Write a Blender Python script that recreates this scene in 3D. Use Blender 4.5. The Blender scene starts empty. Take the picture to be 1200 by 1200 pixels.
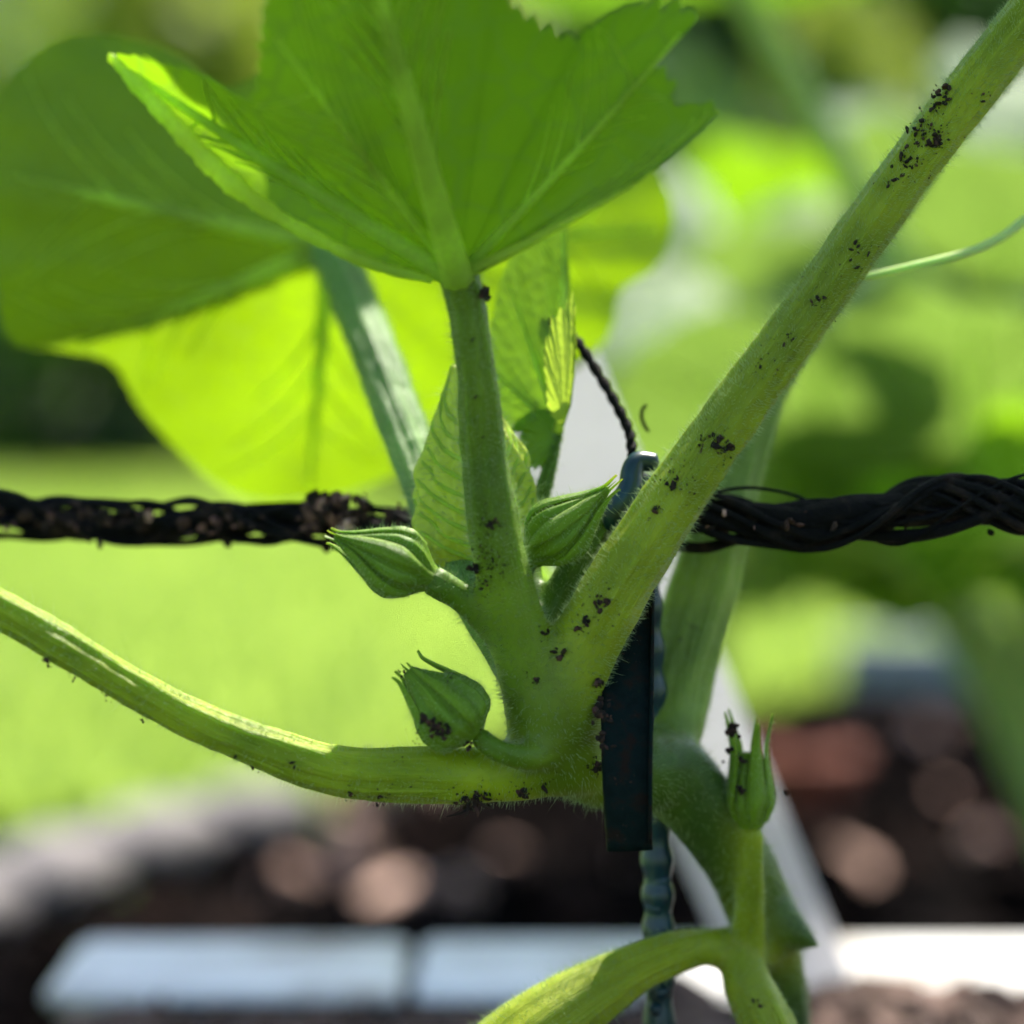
import bpy, math, random
import numpy as np
from mathutils import Vector, noise as mnoise

R = math.radians
random.seed(7)
rng = np.random.default_rng(7)
scene = bpy.context.scene
C = scene.collection

# ------------------------------------------------------------------ camera
PITCH, CAMZ, LENS = R(3.4), 0.25, 85.0
FOCUS = 0.312
K = 36.0 / LENS / 1200.0
cam_d = bpy.data.cameras.new('camera')
cam_d.lens, cam_d.sensor_width = LENS, 36.0
cam_d.clip_start, cam_d.clip_end = 0.005, 400
cam_d.dof.use_dof = True
cam_d.dof.focus_distance = FOCUS
cam_d.dof.aperture_fstop = 7.6
cam = bpy.data.objects.new('camera', cam_d); C.objects.link(cam)
cam.location = (0, 0, CAMZ)
cam.rotation_euler = (R(90) - PITCH, 0, 0)
scene.camera = cam

# ------------------------------------------------------------------ world, sun, exposure
TOSUN = Vector((0.28, 0.50, 0.82)).normalized()
world = bpy.data.worlds.new('World'); scene.world = world
world.use_nodes = True
wn = world.node_tree
bg = wn.nodes['Background']
sky = wn.nodes.new('ShaderNodeTexSky')
sky.sky_type = 'NISHITA'; sky.sun_disc = False
sky.sun_elevation = math.asin(TOSUN.z)
sky.sun_rotation = math.atan2(TOSUN.x, TOSUN.y)
sky.air_density = 1.0; sky.dust_density = 1.5
wn.links.new(sky.outputs[0], bg.inputs[0])
bg.inputs[1].default_value = 0.112
sun_d = bpy.data.lights.new('sun', 'SUN')
sun_d.energy = 5.0; sun_d.angle = R(0.53); sun_d.color = (1.0, 0.93, 0.82)
sun = bpy.data.objects.new('sun', sun_d); C.objects.link(sun)
sun.rotation_euler = (-TOSUN).to_track_quat('-Z', 'Y').to_euler()
vs = scene.view_settings
vs.view_transform = 'Standard'; vs.look = 'None'; vs.exposure = 1.35; vs.gamma = 1.0
vs.use_curve_mapping = False
scene.cycles.use_denoising = True
scene.cycles.use_adaptive_sampling = True
scene.cycles.adaptive_threshold = 0.03
scene.cycles.adaptive_min_samples = 24
scene.cycles.max_bounces = 6
scene.cycles.diffuse_bounces = 3
scene.cycles.glossy_bounces = 2
scene.cycles.transmission_bounces = 5
scene.cycles.sample_clamp_indirect = 6.0

# ------------------------------------------------------------------ helpers
FW = np.array([0, math.cos(PITCH), -math.sin(PITCH)])
UP = np.array([0, math.sin(PITCH), math.cos(PITCH)])
CAM = np.array([0, 0, CAMZ])

def W(px, py, d):
    """point of the garden seen at (px, py) of a 1200 px view, d metres away"""
    return CAM + FW * d + np.array([1.0, 0, 0]) * ((px - 600) * K * d) + UP * ((600 - py) * K * d)

def pix(P):
    q = np.asarray(P) - CAM
    d = q @ FW
    return 600 + q[..., 0] / (K * d), 600 - (q @ UP) / (K * d), d

def G(px, py, z=0.0):
    """point on the level z seen at (px, py)"""
    r = W(px, py, 1.0) - CAM
    return CAM + r * ((z - CAMZ) / r[2])

def props(o, label=None, cat=None, group=None, kind=None):
    if label: o['label'] = label
    if cat: o['category'] = cat
    if group: o['group'] = group
    if kind: o['kind'] = kind
    return o

def empty(name, loc=(0, 0, 0)):
    o = bpy.data.objects.new(name, None); C.objects.link(o); o.location = [float(v) for v in loc]
    o.empty_display_size = 0.02
    return o

def rootloc(p):
    v = Vector((0, 0, 0))
    while p is not None:
        v += p.location; p = p.parent
    return np.array(v)

def mesh_obj(name, verts, faces, mat, parent=None, smooth=True, attrs=None):
    """verts in world coordinates; stored relative to the parent"""
    off = rootloc(parent)
    v = np.asarray(verts, dtype=np.float64) - off
    me = bpy.data.meshes.new(name)
    me.from_pydata(v.tolist(), [], faces if isinstance(faces, list) else faces.tolist())
    if smooth:
        me.polygons.foreach_set('use_smooth', [True] * len(me.polygons))
    if attrs:
        for k, a in attrs.items():
            at = me.attributes.new(k, 'FLOAT_VECTOR', 'POINT')
            at.data.foreach_set('vector', np.asarray(a, dtype=np.float32).ravel())
    me.materials.append(mat)
    me.update()
    o = bpy.data.objects.new(name, me); C.objects.link(o)
    if parent: o.parent = parent
    return o

def catmull(P, n, closed=False):
    P = np.asarray(P, float)
    m = len(P)
    if closed:
        u = np.linspace(0, m, n, endpoint=False)
        i = np.floor(u).astype(int); f = (u - i)[:, None]
        a, b, c, d = P[(i - 1) % m], P[i % m], P[(i + 1) % m], P[(i + 2) % m]
    else:
        u = np.linspace(0, m - 1, n)
        i = np.minimum(np.floor(u).astype(int), m - 2); f = (u - i)[:, None]
        Q = np.vstack([2 * P[0] - P[1], P, 2 * P[-1] - P[-2]])
        a, b, c, d = Q[i], Q[i + 1], Q[i + 2], Q[i + 3]
    return 0.5 * (2 * b + (c - a) * f + (2 * a - 5 * b + 4 * c - d) * f ** 2 + (3 * b - a - 3 * c + d) * f ** 3)

def frames(P):
    T = np.gradient(P, axis=0); T /= np.linalg.norm(T, axis=1)[:, None] + 1e-12
    ref = np.array([0, 0, 1.0]) if abs(T[0][2]) < 0.8 else np.array([1.0, 0, 0])
    U = np.zeros_like(P); u = np.cross(T[0], ref)
    for i in range(len(P)):
        u = u - T[i] * (u @ T[i]); u = u / (np.linalg.norm(u) + 1e-12); U[i] = u
    return T, U, np.cross(T, U)

def tube(P, r, n=12, caps=True, prof=None):
    """verts, faces of a tube along P with radii r; prof(theta, i) scales the radius"""
    P = np.asarray(P, float); r = np.broadcast_to(r, len(P))
    T, U, V = frames(P)
    th = np.linspace(0, 2 * math.pi, n, endpoint=False)
    vs_ = []
    for i in range(len(P)):
        k = r[i] if prof is None else r[i] * prof(th, i)
        k = np.broadcast_to(k, n)[:, None]
        vs_.append(P[i] + (np.cos(th)[:, None] * U[i] + np.sin(th)[:, None] * V[i]) * k)
    vs_ = np.vstack(vs_)
    f = []
    for i in range(len(P) - 1):
        for j in range(n):
            a, b = i * n + j, i * n + (j + 1) % n
            f.append([a, b, b + n, a + n])
    if caps:
        m = len(vs_)
        vs_ = np.vstack([vs_, P[0] - T[0] * r[0] * .5, P[-1] + T[-1] * r[-1] * .5])
        L = (len(P) - 1) * n
        for j in range(n):
            f.append([(j + 1) % n, j, m]); f.append([L + j, L + (j + 1) % n, m + 1])
    return vs_, f

class MB:
    def __init__(s): s.v = []; s.f = []; s.n = 0
    def add(s, v, f):
        v = np.asarray(v); s.v.append(v); s.f += [[i + s.n for i in q] for q in f]; s.n += len(v); return s
    def build(s, name, mat, parent=None, smooth=True):
        return mesh_obj(name, np.vstack(s.v), s.f, mat, parent, smooth)

def box(lo, hi, bev=0.0):
    lo, hi = np.array(lo, float), np.array(hi, float)
    if bev <= 0:
        v = [[(lo, hi)[i][0], (lo, hi)[j][1], (lo, hi)[k][2]] for i in (0, 1) for j in (0, 1) for k in (0, 1)]
        return np.array(v), [[0, 1, 3, 2], [4, 6, 7, 5], [0, 4, 5, 1], [2, 3, 7, 6], [0, 2, 6, 4], [1, 5, 7, 3]]
    # bevelled along x: rounded rectangle profile swept
    prof = []
    for cy, cz, a0 in ((hi[1] - bev, hi[2] - bev, 0), (lo[1] + bev, hi[2] - bev, 90), (lo[1] + bev, lo[2] + bev, 180), (hi[1] - bev, lo[2] + bev, 270)):
        for a in (0, 30, 60, 90):
            prof.append((cy + bev * math.cos(R(a0 + a)), cz + bev * math.sin(R(a0 + a))))
    xs = [lo[0], lo[0] + bev, hi[0] - bev, hi[0]]
    cy, cz = (lo[1] + hi[1]) / 2, (lo[2] + hi[2]) / 2
    v, n = [], len(prof)
    for i, x in enumerate(xs):
        s = (1 - bev / (hi[1] - lo[1]) if i in (0, 3) else 1), (1 - bev / (hi[2] - lo[2]) if i in (0, 3) else 1)
        v += [[x, cy + (a - cy) * s[0], cz + (b - cz) * s[1]] for a, b in prof]
    f = [[i * n + j, i * n + (j + 1) % n, (i + 1) * n + (j + 1) % n, (i + 1) * n + j] for i in range(3) for j in range(n)]
    f.append(list(range(n))[::-1]); f.append([3 * n + j for j in range(n)])
    return np.array(v), f

def lump(c, r, seed, sq=(1, 1, 1)):
    """an irregular clod of 20 triangles"""
    g = np.random.default_rng(seed)
    t = (1 + 5 ** .5) / 2
    v = np.array([[-1, t, 0], [1, t, 0], [-1, -t, 0], [1, -t, 0], [0, -1, t], [0, 1, t], [0, -1, -t], [0, 1, -t], [t, 0, -1], [t, 0, 1], [-t, 0, -1], [-t, 0, 1]]) / 1.9
    v = v * g.uniform(.6, 1.3, (12, 1)) * np.array(sq)
    q, _ = np.linalg.qr(g.normal(size=(3, 3)))
    f = [[0, 11, 5], [0, 5, 1], [0, 1, 7], [0, 7, 10], [0, 10, 11], [1, 5, 9], [5, 11, 4], [11, 10, 2], [10, 7, 6], [7, 1, 8], [3, 9, 4], [3, 4, 2], [3, 2, 6], [3, 6, 8], [3, 8, 9], [4, 9, 5], [2, 4, 11], [6, 2, 10], [8, 6, 7], [9, 8, 1]]
    return np.asarray(c) + (v @ q) * r, f

# ------------------------------------------------------------------ materials
def nodes(name):
    m = bpy.data.materials.new(name); m.use_nodes = True
    nt = m.node_tree; nt.nodes.clear()
    out = nt.nodes.new('ShaderNodeOutputMaterial')
    return m, nt, out

def N(nt, t, **kw):
    n = nt.nodes.new('ShaderNode' + t)
    for k, v in kw.items():
        if k in n.inputs: n.inputs[k].default_value = v
        else: setattr(n, k, v)
    return n

def ramp(nt, fac, stops):
    r = nt.nodes.new('ShaderNodeValToRGB')
    e = r.color_ramp.elements
    while len(e) < len(stops): e.new(.5)
    for i, (p, c) in enumerate(stops):
        e[i].position = p; e[i].color = (*c, 1)
    nt.links.new(fac, r.inputs[0])
    return r.outputs[0]

def vmul(c, s): return tuple(x * s for x in c)

def leaf_mat(name, refl, trans, tw=0.5, rough=0.45, cell=260.0, spec=0.4, bump=0.25, var=0.25, net=.55):
    m, nt, out = nodes(name); L = nt.links.new
    tc = N(nt, 'TexCoord')
    n1 = N(nt, 'TexNoise', Scale=cell * .12, Detail=5.0); L(tc.outputs['Object'], n1.inputs['Vector'])
    wob = N(nt, 'TexNoise', Scale=cell * .5, Detail=2.0); L(tc.outputs['Object'], wob.inputs['Vector'])
    ad = N(nt, 'VectorMath', operation='SCALE'); ad.inputs['Scale'].default_value = .6 / cell; L(wob.outputs['Color'], ad.inputs[0])
    ad2 = N(nt, 'VectorMath', operation='ADD'); L(tc.outputs['Object'], ad2.inputs[0]); L(ad.outputs[0], ad2.inputs[1])
    vo = N(nt, 'TexVoronoi', feature='DISTANCE_TO_EDGE', Scale=cell); L(ad2.outputs[0], vo.inputs['Vector'])
    line = N(nt, 'MapRange'); line.inputs['From Min'].default_value = 0; line.inputs['From Max'].default_value = .10
    line.inputs['To Min'].default_value = 1; line.inputs['To Max'].default_value = 0; L(vo.outputs['Distance'], line.inputs['Value'])
    def col(c, up):
        base = ramp(nt, n1.outputs['Fac'], [(.3, vmul(c, 1 - var)), (.7, vmul(c, 1 + var))])
        mx = N(nt, 'Mix', data_type='RGBA'); mx.inputs['B'].default_value = (*vmul(c, up), 1) if False else (*[min(1, x * up + .01) for x in c], 1)
        mm = N(nt, 'Math', operation='MULTIPLY'); mm.inputs[1].default_value = net; L(line.outputs[0], mm.inputs[0])
        L(mm.outputs[0], mx.inputs['Factor']); L(base, mx.inputs['A'])
        return mx.outputs['Result']
    bp = N(nt, 'Bump', Strength=bump, Distance=.0006); L(vo.outputs['Distance'], bp.inputs['Height'])
    p = N(nt, 'BsdfPrincipled', Roughness=rough); p.inputs['Specular IOR Level'].default_value = spec
    L(col(refl, 1.5), p.inputs['Base Color']); L(bp.outputs[0], p.inputs['Normal'])
    t = N(nt, 'BsdfTranslucent'); L(col(trans, .75), t.inputs['Color']); L(bp.outputs[0], t.inputs['Normal'])
    mx = N(nt, 'MixShader'); mx.inputs[0].default_value = tw
    L(p.outputs[0], mx.inputs[1]); L(t.outputs[0], mx.inputs[2]); L(mx.outputs[0], out.inputs[0])
    return m

def stem_mat(name, dark, light, streak, sss=0.35, rough=0.48):
    m, nt, out = nodes(name); L = nt.links.new
    at = N(nt, 'Attribute', attribute_name='stripe')
    mp = N(nt, 'Mapping'); mp.inputs['Scale'].default_value = (3.4, 3.4, 28.0); L(at.outputs['Vector'], mp.inputs['Vector'])
    st = N(nt, 'TexNoise', Scale=1.6, Detail=5.0, Roughness=.6); L(mp.outputs[0], st.inputs['Vector'])
    tc = N(nt, 'TexCoord')
    n1 = N(nt, 'TexNoise', Scale=70.0, Detail=4.0); L(tc.outputs['Object'], n1.inputs['Vector'])
    n2 = N(nt, 'TexNoise', Scale=2200.0, Detail=2.0); L(tc.outputs['Object'], n2.inputs['Vector'])
    base = ramp(nt, n1.outputs['Fac'], [(.3, dark), (.72, light)])
    f = N(nt, 'MapRange'); f.inputs['From Min'].default_value = .52; f.inputs['From Max'].default_value = .78
    f.inputs['To Max'].default_value = .7; L(st.outputs['Fac'], f.inputs['Value'])
    mx = N(nt, 'Mix', data_type='RGBA'); mx.inputs['B'].default_value = (*streak, 1)
    L(f.outputs[0], mx.inputs['Factor']); L(base, mx.inputs['A'])
    g = N(nt, 'MapRange'); g.inputs['From Min'].default_value = .66; g.inputs['From Max'].default_value = .74
    g.inputs['To Max'].default_value = .35; L(n2.outputs['Fac'], g.inputs['Value'])
    mx2 = N(nt, 'Mix', data_type='RGBA'); mx2.inputs['B'].default_value = (*[min(1, c * 1.8 + .03) for c in light], 1)
    L(g.outputs[0], mx2.inputs['Factor']); L(mx.outputs['Result'], mx2.inputs['A'])
    b1 = N(nt, 'Bump', Strength=.5, Distance=.0009); L(st.outputs['Fac'], b1.inputs['Height'])
    b2 = N(nt, 'Bump', Strength=.25, Distance=.0002); L(n2.outputs['Fac'], b2.inputs['Height']); L(b1.outputs[0], b2.inputs['Normal'])
    p = N(nt, 'BsdfPrincipled', Roughness=rough); p.inputs['Specular IOR Level'].default_value = .27
    p.inputs['Subsurface Weight'].default_value = sss
    p.inputs['Subsurface Radius'].default_value = (.6, 1.0, .15); p.inputs['Subsurface Scale'].default_value = .0035
    p.inputs['Sheen Weight'].default_value = .06; p.inputs['Sheen Roughness'].default_value = .22
    p.inputs['Sheen Tint'].default_value = (.75, .95, .72, 1)
    L(mx2.outputs['Result'], p.inputs['Base Color']); L(b2.outputs[0], p.inputs['Normal']); L(p.outputs[0], out.inputs[0])
    return m

def skin_mat(name):
    m = stem_mat(name, (1, 1, 1), (1, 1, 1), (1, 1, 1), sss=.45)
    nt = m.node_tree; L = nt.links.new
    ca = N(nt, 'Attribute', attribute_name='calm')
    iv = N(nt, 'Math', operation='MULTIPLY_ADD'); iv.inputs[1].default_value = -.75; iv.inputs[2].default_value = .75; L(ca.outputs['Fac'], iv.inputs[0])
    bs = [n for n in nt.nodes if n.type == 'BUMP' and abs(n.inputs['Strength'].default_value - .5) < .01][0]; L(iv.outputs[0], bs.inputs['Strength'])
    mr = [n for n in nt.nodes if n.type == 'MAP_RANGE' and abs(n.inputs['To Max'].default_value - .7) < .01][0]; L(iv.outputs[0], mr.inputs['To Max'])
    at = N(nt, 'Attribute', attribute_name='tint')
    r = [n for n in nt.nodes if n.type == 'VALTORGB'][0]
    r.color_ramp.elements[0].color = (.58, .64, .60, 1); r.color_ramp.elements[1].color = (1.38, 1.3, 1.3, 1)
    mu = N(nt, 'Mix', data_type='RGBA', blend_type='MULTIPLY'); mu.inputs['Factor'].default_value = 1
    L(r.outputs[0], mu.inputs['A']); L(at.outputs['Color'], mu.inputs['B'])
    mixes = [n for n in nt.nodes if n.type == 'MIX' and n != mu]
    sc = N(nt, 'VectorMath', operation='MULTIPLY_ADD'); sc.inputs[1].default_value = (1.35, 1.3, 1.5); sc.inputs[2].default_value = (.012, .016, .012)
    L(at.outputs['Vector'], sc.inputs[0])
    for n in mixes:
        if n.inputs['A'].is_linked and n.inputs['A'].links[0].from_node == r: L(mu.outputs['Result'], n.inputs['A'])
        L(sc.outputs[0], n.inputs['B'])
    return m

def plain_mat(name, stops, scale=80.0, rough=.7, spec=.3, bump=.3, bdist=.001, bscale=None, per_obj=False, trans=0.0, tcol=None, detail=6.0, metallic=0.0):
    m, nt, out = nodes(name); L = nt.links.new
    tc = N(nt, 'TexCoord')
    n1 = N(nt, 'TexNoise', Scale=scale, Detail=detail, Roughness=.62); L(tc.outputs['Object'], n1.inputs['Vector'])
    n2 = N(nt, 'TexNoise', Scale=bscale or scale * 5, Detail=5.0); L(tc.outputs['Object'], n2.inputs['Vector'])
    fac = n1.outputs['Fac']
    if per_obj:
        ge = N(nt, 'NewGeometry')
        ad = N(nt, 'Math', operation='MULTIPLY_ADD'); ad.inputs[1].default_value = .55; L(ge.outputs['Random Per Island'], ad.inputs[0])
        m2 = N(nt, 'Math', operation='MULTIPLY'); m2.inputs[1].default_value = .45; L(fac, m2.inputs[0]); L(m2.outputs[0], ad.inputs[2])
        fac = ad.outputs[0]
    c = ramp(nt, fac, stops)
    b = N(nt, 'Bump', Strength=bump, Distance=bdist); L(n2.outputs['Fac'], b.inputs['Height'])
    p = N(nt, 'BsdfPrincipled', Roughness=rough, Metallic=metallic); p.inputs['Specular IOR Level'].default_value = spec
    L(c, p.inputs['Base Color']); L(b.outputs[0], p.inputs['Normal'])
    if trans > 0:
        t = N(nt, 'BsdfTranslucent')
        if tcol:
            t.inputs['Color'].default_value = (*tcol, 1)
        else: L(c, t.inputs['Color'])
        mx = N(nt, 'MixShader'); mx.inputs[0].default_value = trans
        L(p.outputs[0], mx.inputs[1]); L(t.outputs[0], mx.inputs[2]); L(mx.outputs[0], out.inputs[0])
    else: L(p.outputs[0], out.inputs[0])
    return m

M = {}
M['skin'] = skin_mat('hairy_green_skin')
M['stem'] = stem_mat('stem_skin', (.058, .130, .010), (.105, .200, .016), (.15, .25, .04))
M['stem_shaded'] = stem_mat('shaded_stem_skin', (.022, .062, .014), (.045, .105, .022), (.08, .14, .04), sss=.15)  # darker copy of the stem skin, stands in for shade on the lower stem
M['petiole'] = stem_mat('petiole_skin', (.125, .200, .012), (.185, .270, .020), (.23, .33, .05))
M['petiole_light'] = stem_mat('light_petiole_skin', (.17, .29, .035), (.24, .37, .05), (.34, .46, .14), sss=.5)
M['petiole_blue'] = stem_mat('bluish_petiole_skin', (.060, .165, .060), (.10, .235, .085), (.17, .31, .14))
M['petiole_pale'] = stem_mat('pale_petiole_skin', (.20, .33, .08), (.27, .41, .12), (.36, .48, .2), sss=.5)
M['leaf'] = leaf_mat('squash_leaf', (.050, .120, .009), (.225, .44, .007), tw=.52, rough=.55, bump=.7, var=.25, cell=170, net=.8)
M['leaf_back'] = leaf_mat('sunlit_squash_leaf', (.065, .15, .012), (.19, .325, .003), tw=.58, rough=.5)
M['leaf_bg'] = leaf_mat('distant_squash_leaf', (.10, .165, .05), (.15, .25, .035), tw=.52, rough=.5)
M['leaf_edge'] = leaf_mat('pale_leaf_margin', (.16, .25, .04), (.45, .62, .05), tw=.5, rough=.5, cell=700, bump=.3)
M['leaf_young'] = leaf_mat('young_squash_leaf', (.10, .21, .014), (.20, .38, .008), tw=.42, rough=.55, cell=420, bump=.5)
M['leaf_new'] = leaf_mat('new_folded_leaf', (.44, .53, .045), (.62, .80, .06), tw=.32, rough=.5, cell=420, bump=.5)  # sunlit brightness put into a paler leaf colour
M['leaf_far'] = leaf_mat('sky_pale_squash_leaf', (.21, .28, .165), (.24, .34, .10), tw=.25, rough=.6, spec=.12)  # pale sky reflection on the leaf tops put into the base colour
M['leaf_top'] = leaf_mat('top_squash_leaf', (.050, .130, .012), (.15, .33, .008), tw=.42, rough=.5)
M['vein'] = leaf_mat('leaf_vein', (.34, .45, .10), (.80, 1.0, .16), tw=.68, rough=.5, cell=900, bump=.1)
M['bud'] = stem_mat('bud_skin', (.075, .155, .006), (.15, .27, .012), (.21, .34, .04), sss=.2)
M['sepal'] = stem_mat('sepal_skin', (.10, .20, .008), (.18, .32, .014), (.22, .36, .04), sss=.2)
M['tendril'] = stem_mat('tendril_skin', (.36, .48, .17), (.46, .58, .26), (.5, .6, .3), sss=.4)
M['hair'] = plain_mat('plant_hair', [(.3, (.38, .50, .24)), (.7, (.56, .66, .42))], rough=.45, trans=.5, bump=0)
M['crumb'] = plain_mat('dark_soil_crumb', [(.3, (.010, .007, .005)), (.6, (.025, .014, .010)), (.85, (.09, .04, .03))], scale=500, rough=.9, per_obj=True)
M['rope'] = plain_mat('black_twine', [(.35, (.002, .0025, .003)), (.55, (.006, .006, .007)), (.72, (.035, .022, .017))], scale=160, rough=.75, spec=.12, bump=1.0, bdist=.0005, bscale=2500)
M['litter'] = plain_mat('dry_plant_litter', [(.3, (.012, .008, .006)), (.6, (.055, .028, .022)), (.74, (.18, .09, .075)), (.82, (.55, .36, .31))], scale=200, rough=.9, per_obj=True)
M['clip'] = plain_mat('dark_green_plastic', [(.38, (.0015, .006, .006)), (.50, (.002, .009, .009)), (.64, (.012, .007, .005))], scale=420, rough=.65, spec=.08, bump=.5, bdist=.0003)
M['teal'] = plain_mat('teal_plastic', [(.35, (.0015, .018, .026)), (.7, (.003, .045, .065))], scale=200, rough=.35, spec=.5, bump=.2, bdist=.0002)
M['white'] = plain_mat('white_plastic', [(.32, (.34, .29, .25)), (.46, (.70, .68, .66)), (.6, (.80, .79, .78))], scale=38, rough=.45, spec=.4, bump=.1)
M['white_thin'] = plain_mat('thin_white_plastic', [(.3, (.70, .70, .73)), (.7, (.78, .78, .80))], scale=30, rough=.4, spec=.4, bump=.05, trans=.45)
M['soil'] = plain_mat('dark_garden_soil', [(.3, (.005, .004, .003)), (.7, (.013, .010, .008))], scale=25, rough=1.0, spec=.03, bump=1, bdist=.01, bscale=90)
M['clod'] = plain_mat('planter_soil_clods', [(.2, (.045, .028, .022)), (.6, (.12, .075, .06)), (.9, (.22, .15, .125))], scale=90, rough=.95, per_obj=True)
M['chip'] = plain_mat('bark_mulch', [(.40, (.004, .003, .003)), (.72, (.011, .007, .006)), (.80, (.05, .03, .024))], scale=60, rough=1.0, spec=.03, per_obj=True)
M['pale_chip'] = plain_mat('pale_bark_chip', [(.2, (.32, .19, .15)), (.8, (.66, .44, .35))], scale=60, rough=.85, per_obj=True)  # pale tone paints sun flecks onto the mulch
M['grass'] = plain_mat('grass_blade', [(.3, (.11, .22, .030)), (.7, (.25, .38, .075))], scale=3.2, rough=.45, per_obj=True, trans=.55, tcol=(.43, .60, .10), bump=0)
M['lawn'] = plain_mat('lawn_ground', [(.3, (.12, .24, .03)), (.7, (.24, .38, .06))], scale=6, rough=.9, bump=.5, bdist=.01, bscale=200)
M['stone'] = plain_mat('pale_stone', [(.3, (.13, .12, .122)), (.7, (.23, .205, .20))], scale=12, rough=.8, bump=.5, bdist=.004)
M['board'] = plain_mat('grey_green_board', [(.3, (.22, .26, .24)), (.7, (.32, .36, .33))], scale=15, rough=.7, bump=.4, bdist=.002)
M['terracotta'] = plain_mat('terracotta', [(.3, (.11, .024, .010)), (.7, (.17, .040, .017))], scale=25, rough=.8, bump=.3, bdist=.002)
M['bark'] = plain_mat('shrub_bark', [(.3, (.03, .02, .014)), (.7, (.07, .05, .035))], scale=30, rough=.9, bump=.8, bdist=.005)
SH = [plain_mat('shrub_leaf_%s' % n, [(.2, vmul(c, .6)), (.8, vmul(c, 1.35))], scale=5, rough=.45, spec=.4, per_obj=True, trans=.42, tcol=t, bump=0)
      for n, c, t in (('deep', (.022, .055, .014), (.06, .17, .015)), ('mid', (.065, .13, .022), (.28, .46, .03)), ('olive', (.12, .17, .03), (.42, .55, .06)), ('bluish', (.035, .09, .04), (.14, .30, .06)))]

# ------------------------------------------------------------------ the setting
def sheet(name, x0, x1, y0, y1, z, mat, n=2, bumpz=0.0, parent=None):
    xs, ys = np.linspace(x0, x1, n), np.linspace(y0, y1, n)
    X, Y = np.meshgrid(xs, ys, indexing='ij')
    Z = np.full(X.shape, z)
    if bumpz:
        Z = Z + np.array([[mnoise.noise(Vector((x * 9, y * 9, 1))) + .5 * mnoise.noise(Vector((x * 30, y * 30, 4))) for y in ys] for x in xs]) * bumpz
    v = np.stack([X, Y, Z], -1).reshape(-1, 3)
    f = [[i * n + j, (i + 1) * n + j, (i + 1) * n + j + 1, i * n + j + 1] for i in range(n - 1) for j in range(n - 1)]
    return mesh_obj(name, v, f, mat, parent)

props(sheet('lawn', -150, 150, -40, 260, 0.0, M['lawn']), 'bright green lawn behind the planted bed', 'lawn', kind='structure')

# dark bed behind the planter: left end is curved
bed = []
ER = [tuple(G(x, y)[:2]) for x, y in ((-260, 1215), (-120, 1172), (0, 1125), (115, 1074), (240, 1036), (350, 1008), (560, 930))]
e0 = [(-.6, .5)] + ER + [(.3, 1.75), (.9, 1.95), (1.7, 2.1), (1.8, .5), (.6, -.3), (-.4, -.3)]
NE = len(e0) - 3
EDGE = catmull([(x, y, 0) for x, y in e0[:NE]], 60)
poly = [(p[0], p[1]) for p in EDGE] + e0[NE:]
mesh_obj('garden_bed', [(x, y, .004) for x, y in poly], [list(range(len(poly)))[::-1]], M['soil'], smooth=False)
props(bpy.data.objects['garden_bed'], 'dark soil bed between planter and lawn', 'soil bed', kind='structure')

def in_bed(x, y):
    return y < np.interp(x, EDGE[:, 0], EDGE[:, 1]) - .02

mb = MB()
k = 0
while k < 2600:
    y = .56 + 1.4 * random.random() ** 1.2; x = random.uniform(-.6, 1.0)
    if not in_bed(x, y) or abs(x) > .3 * y + .15: continue
    r = random.uniform(.007, .020)
    v, f = lump((x, y, .006 + r * .3 + random.random() * .008), r, k, (1.5, .8, .35))
    mb.add(v, f); k += 1
props(mb.build('bark_chips', M['chip'], smooth=False), 'brown bark chips scattered over the dark bed', 'bark mulch', kind='stuff')

mb = MB()
pale = [(1030, 890), (1085, 885), (1130, 872), (990, 1035), (470, 1072), (590, 1032), (720, 1030), (415, 985), (440, 962), (385, 960), (500, 955), (228, 1012), (165, 1020), (972, 806), (1030, 800), (535, 1075), (1150, 1010), (400, 1035), (1090, 960), (640, 985), (1180, 860)]
for k, (x, y) in enumerate(pale):
    p = G(x, y, .01)
    for j in range(random.choice((1, 1, 2))):
        q = p + np.array([random.gauss(0, .012), random.gauss(0, .02), 0]) * (j > 0)
        mb.add(*lump((q[0], q[1], .016), random.uniform(.012, .018), 41000 + k * 3 + j, (1.3, .9, .5)))
props(mb.build('sunfleck_bark_chips', M['pale_chip'], smooth=False), 'few chips coloured pale as sun flecks on the dark mulch', 'bark mulch', kind='stuff')

# grass blades
def grass(n):
    d = 1.2 + (7.5 - 1.2) * rng.random(n) ** 1.7
    x = (rng.random(n) - .5) * .62 * d
    y = d
    keep = y > np.interp(x, EDGE[:, 0], EDGE[:, 1]) + .02
    x, y = x[keep], y[keep]; n = len(x)
    a = rng.random(n) * 6.283; h = rng.uniform(.025, .05, n); w = rng.uniform(.002, .0035, n) * (1 + y * .25)
    lean = rng.normal(0, .35, (n, 2)) * h[:, None]
    z = np.zeros(n)
    b0 = np.stack([x - np.cos(a) * w, y - np.sin(a) * w, z], -1); b1 = np.stack([x + np.cos(a) * w, y + np.sin(a) * w, z], -1)
    m0 = np.stack([x + lean[:, 0] * .4 - np.cos(a) * w * .8, y + lean[:, 1] * .4 - np.sin(a) * w * .8, h * .6], -1)
    m1 = np.stack([x + lean[:, 0] * .4 + np.cos(a) * w * .8, y + lean[:, 1] * .4 + np.sin(a) * w * .8, h * .6], -1)
    t = np.stack([x + lean[:, 0], y + lean[:, 1], h], -1)
    v = np.stack([b0, b1, m1, m0, t], 1).reshape(-1, 3)
    i = np.arange(n)[:, None] * 5
    f = (i + np.array([[0, 1, 2, 3]])).tolist() + (i + np.array([[3, 2, 4]])).tolist()
    return mesh_obj('grass', v, f, M['grass'], smooth=False)
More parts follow.
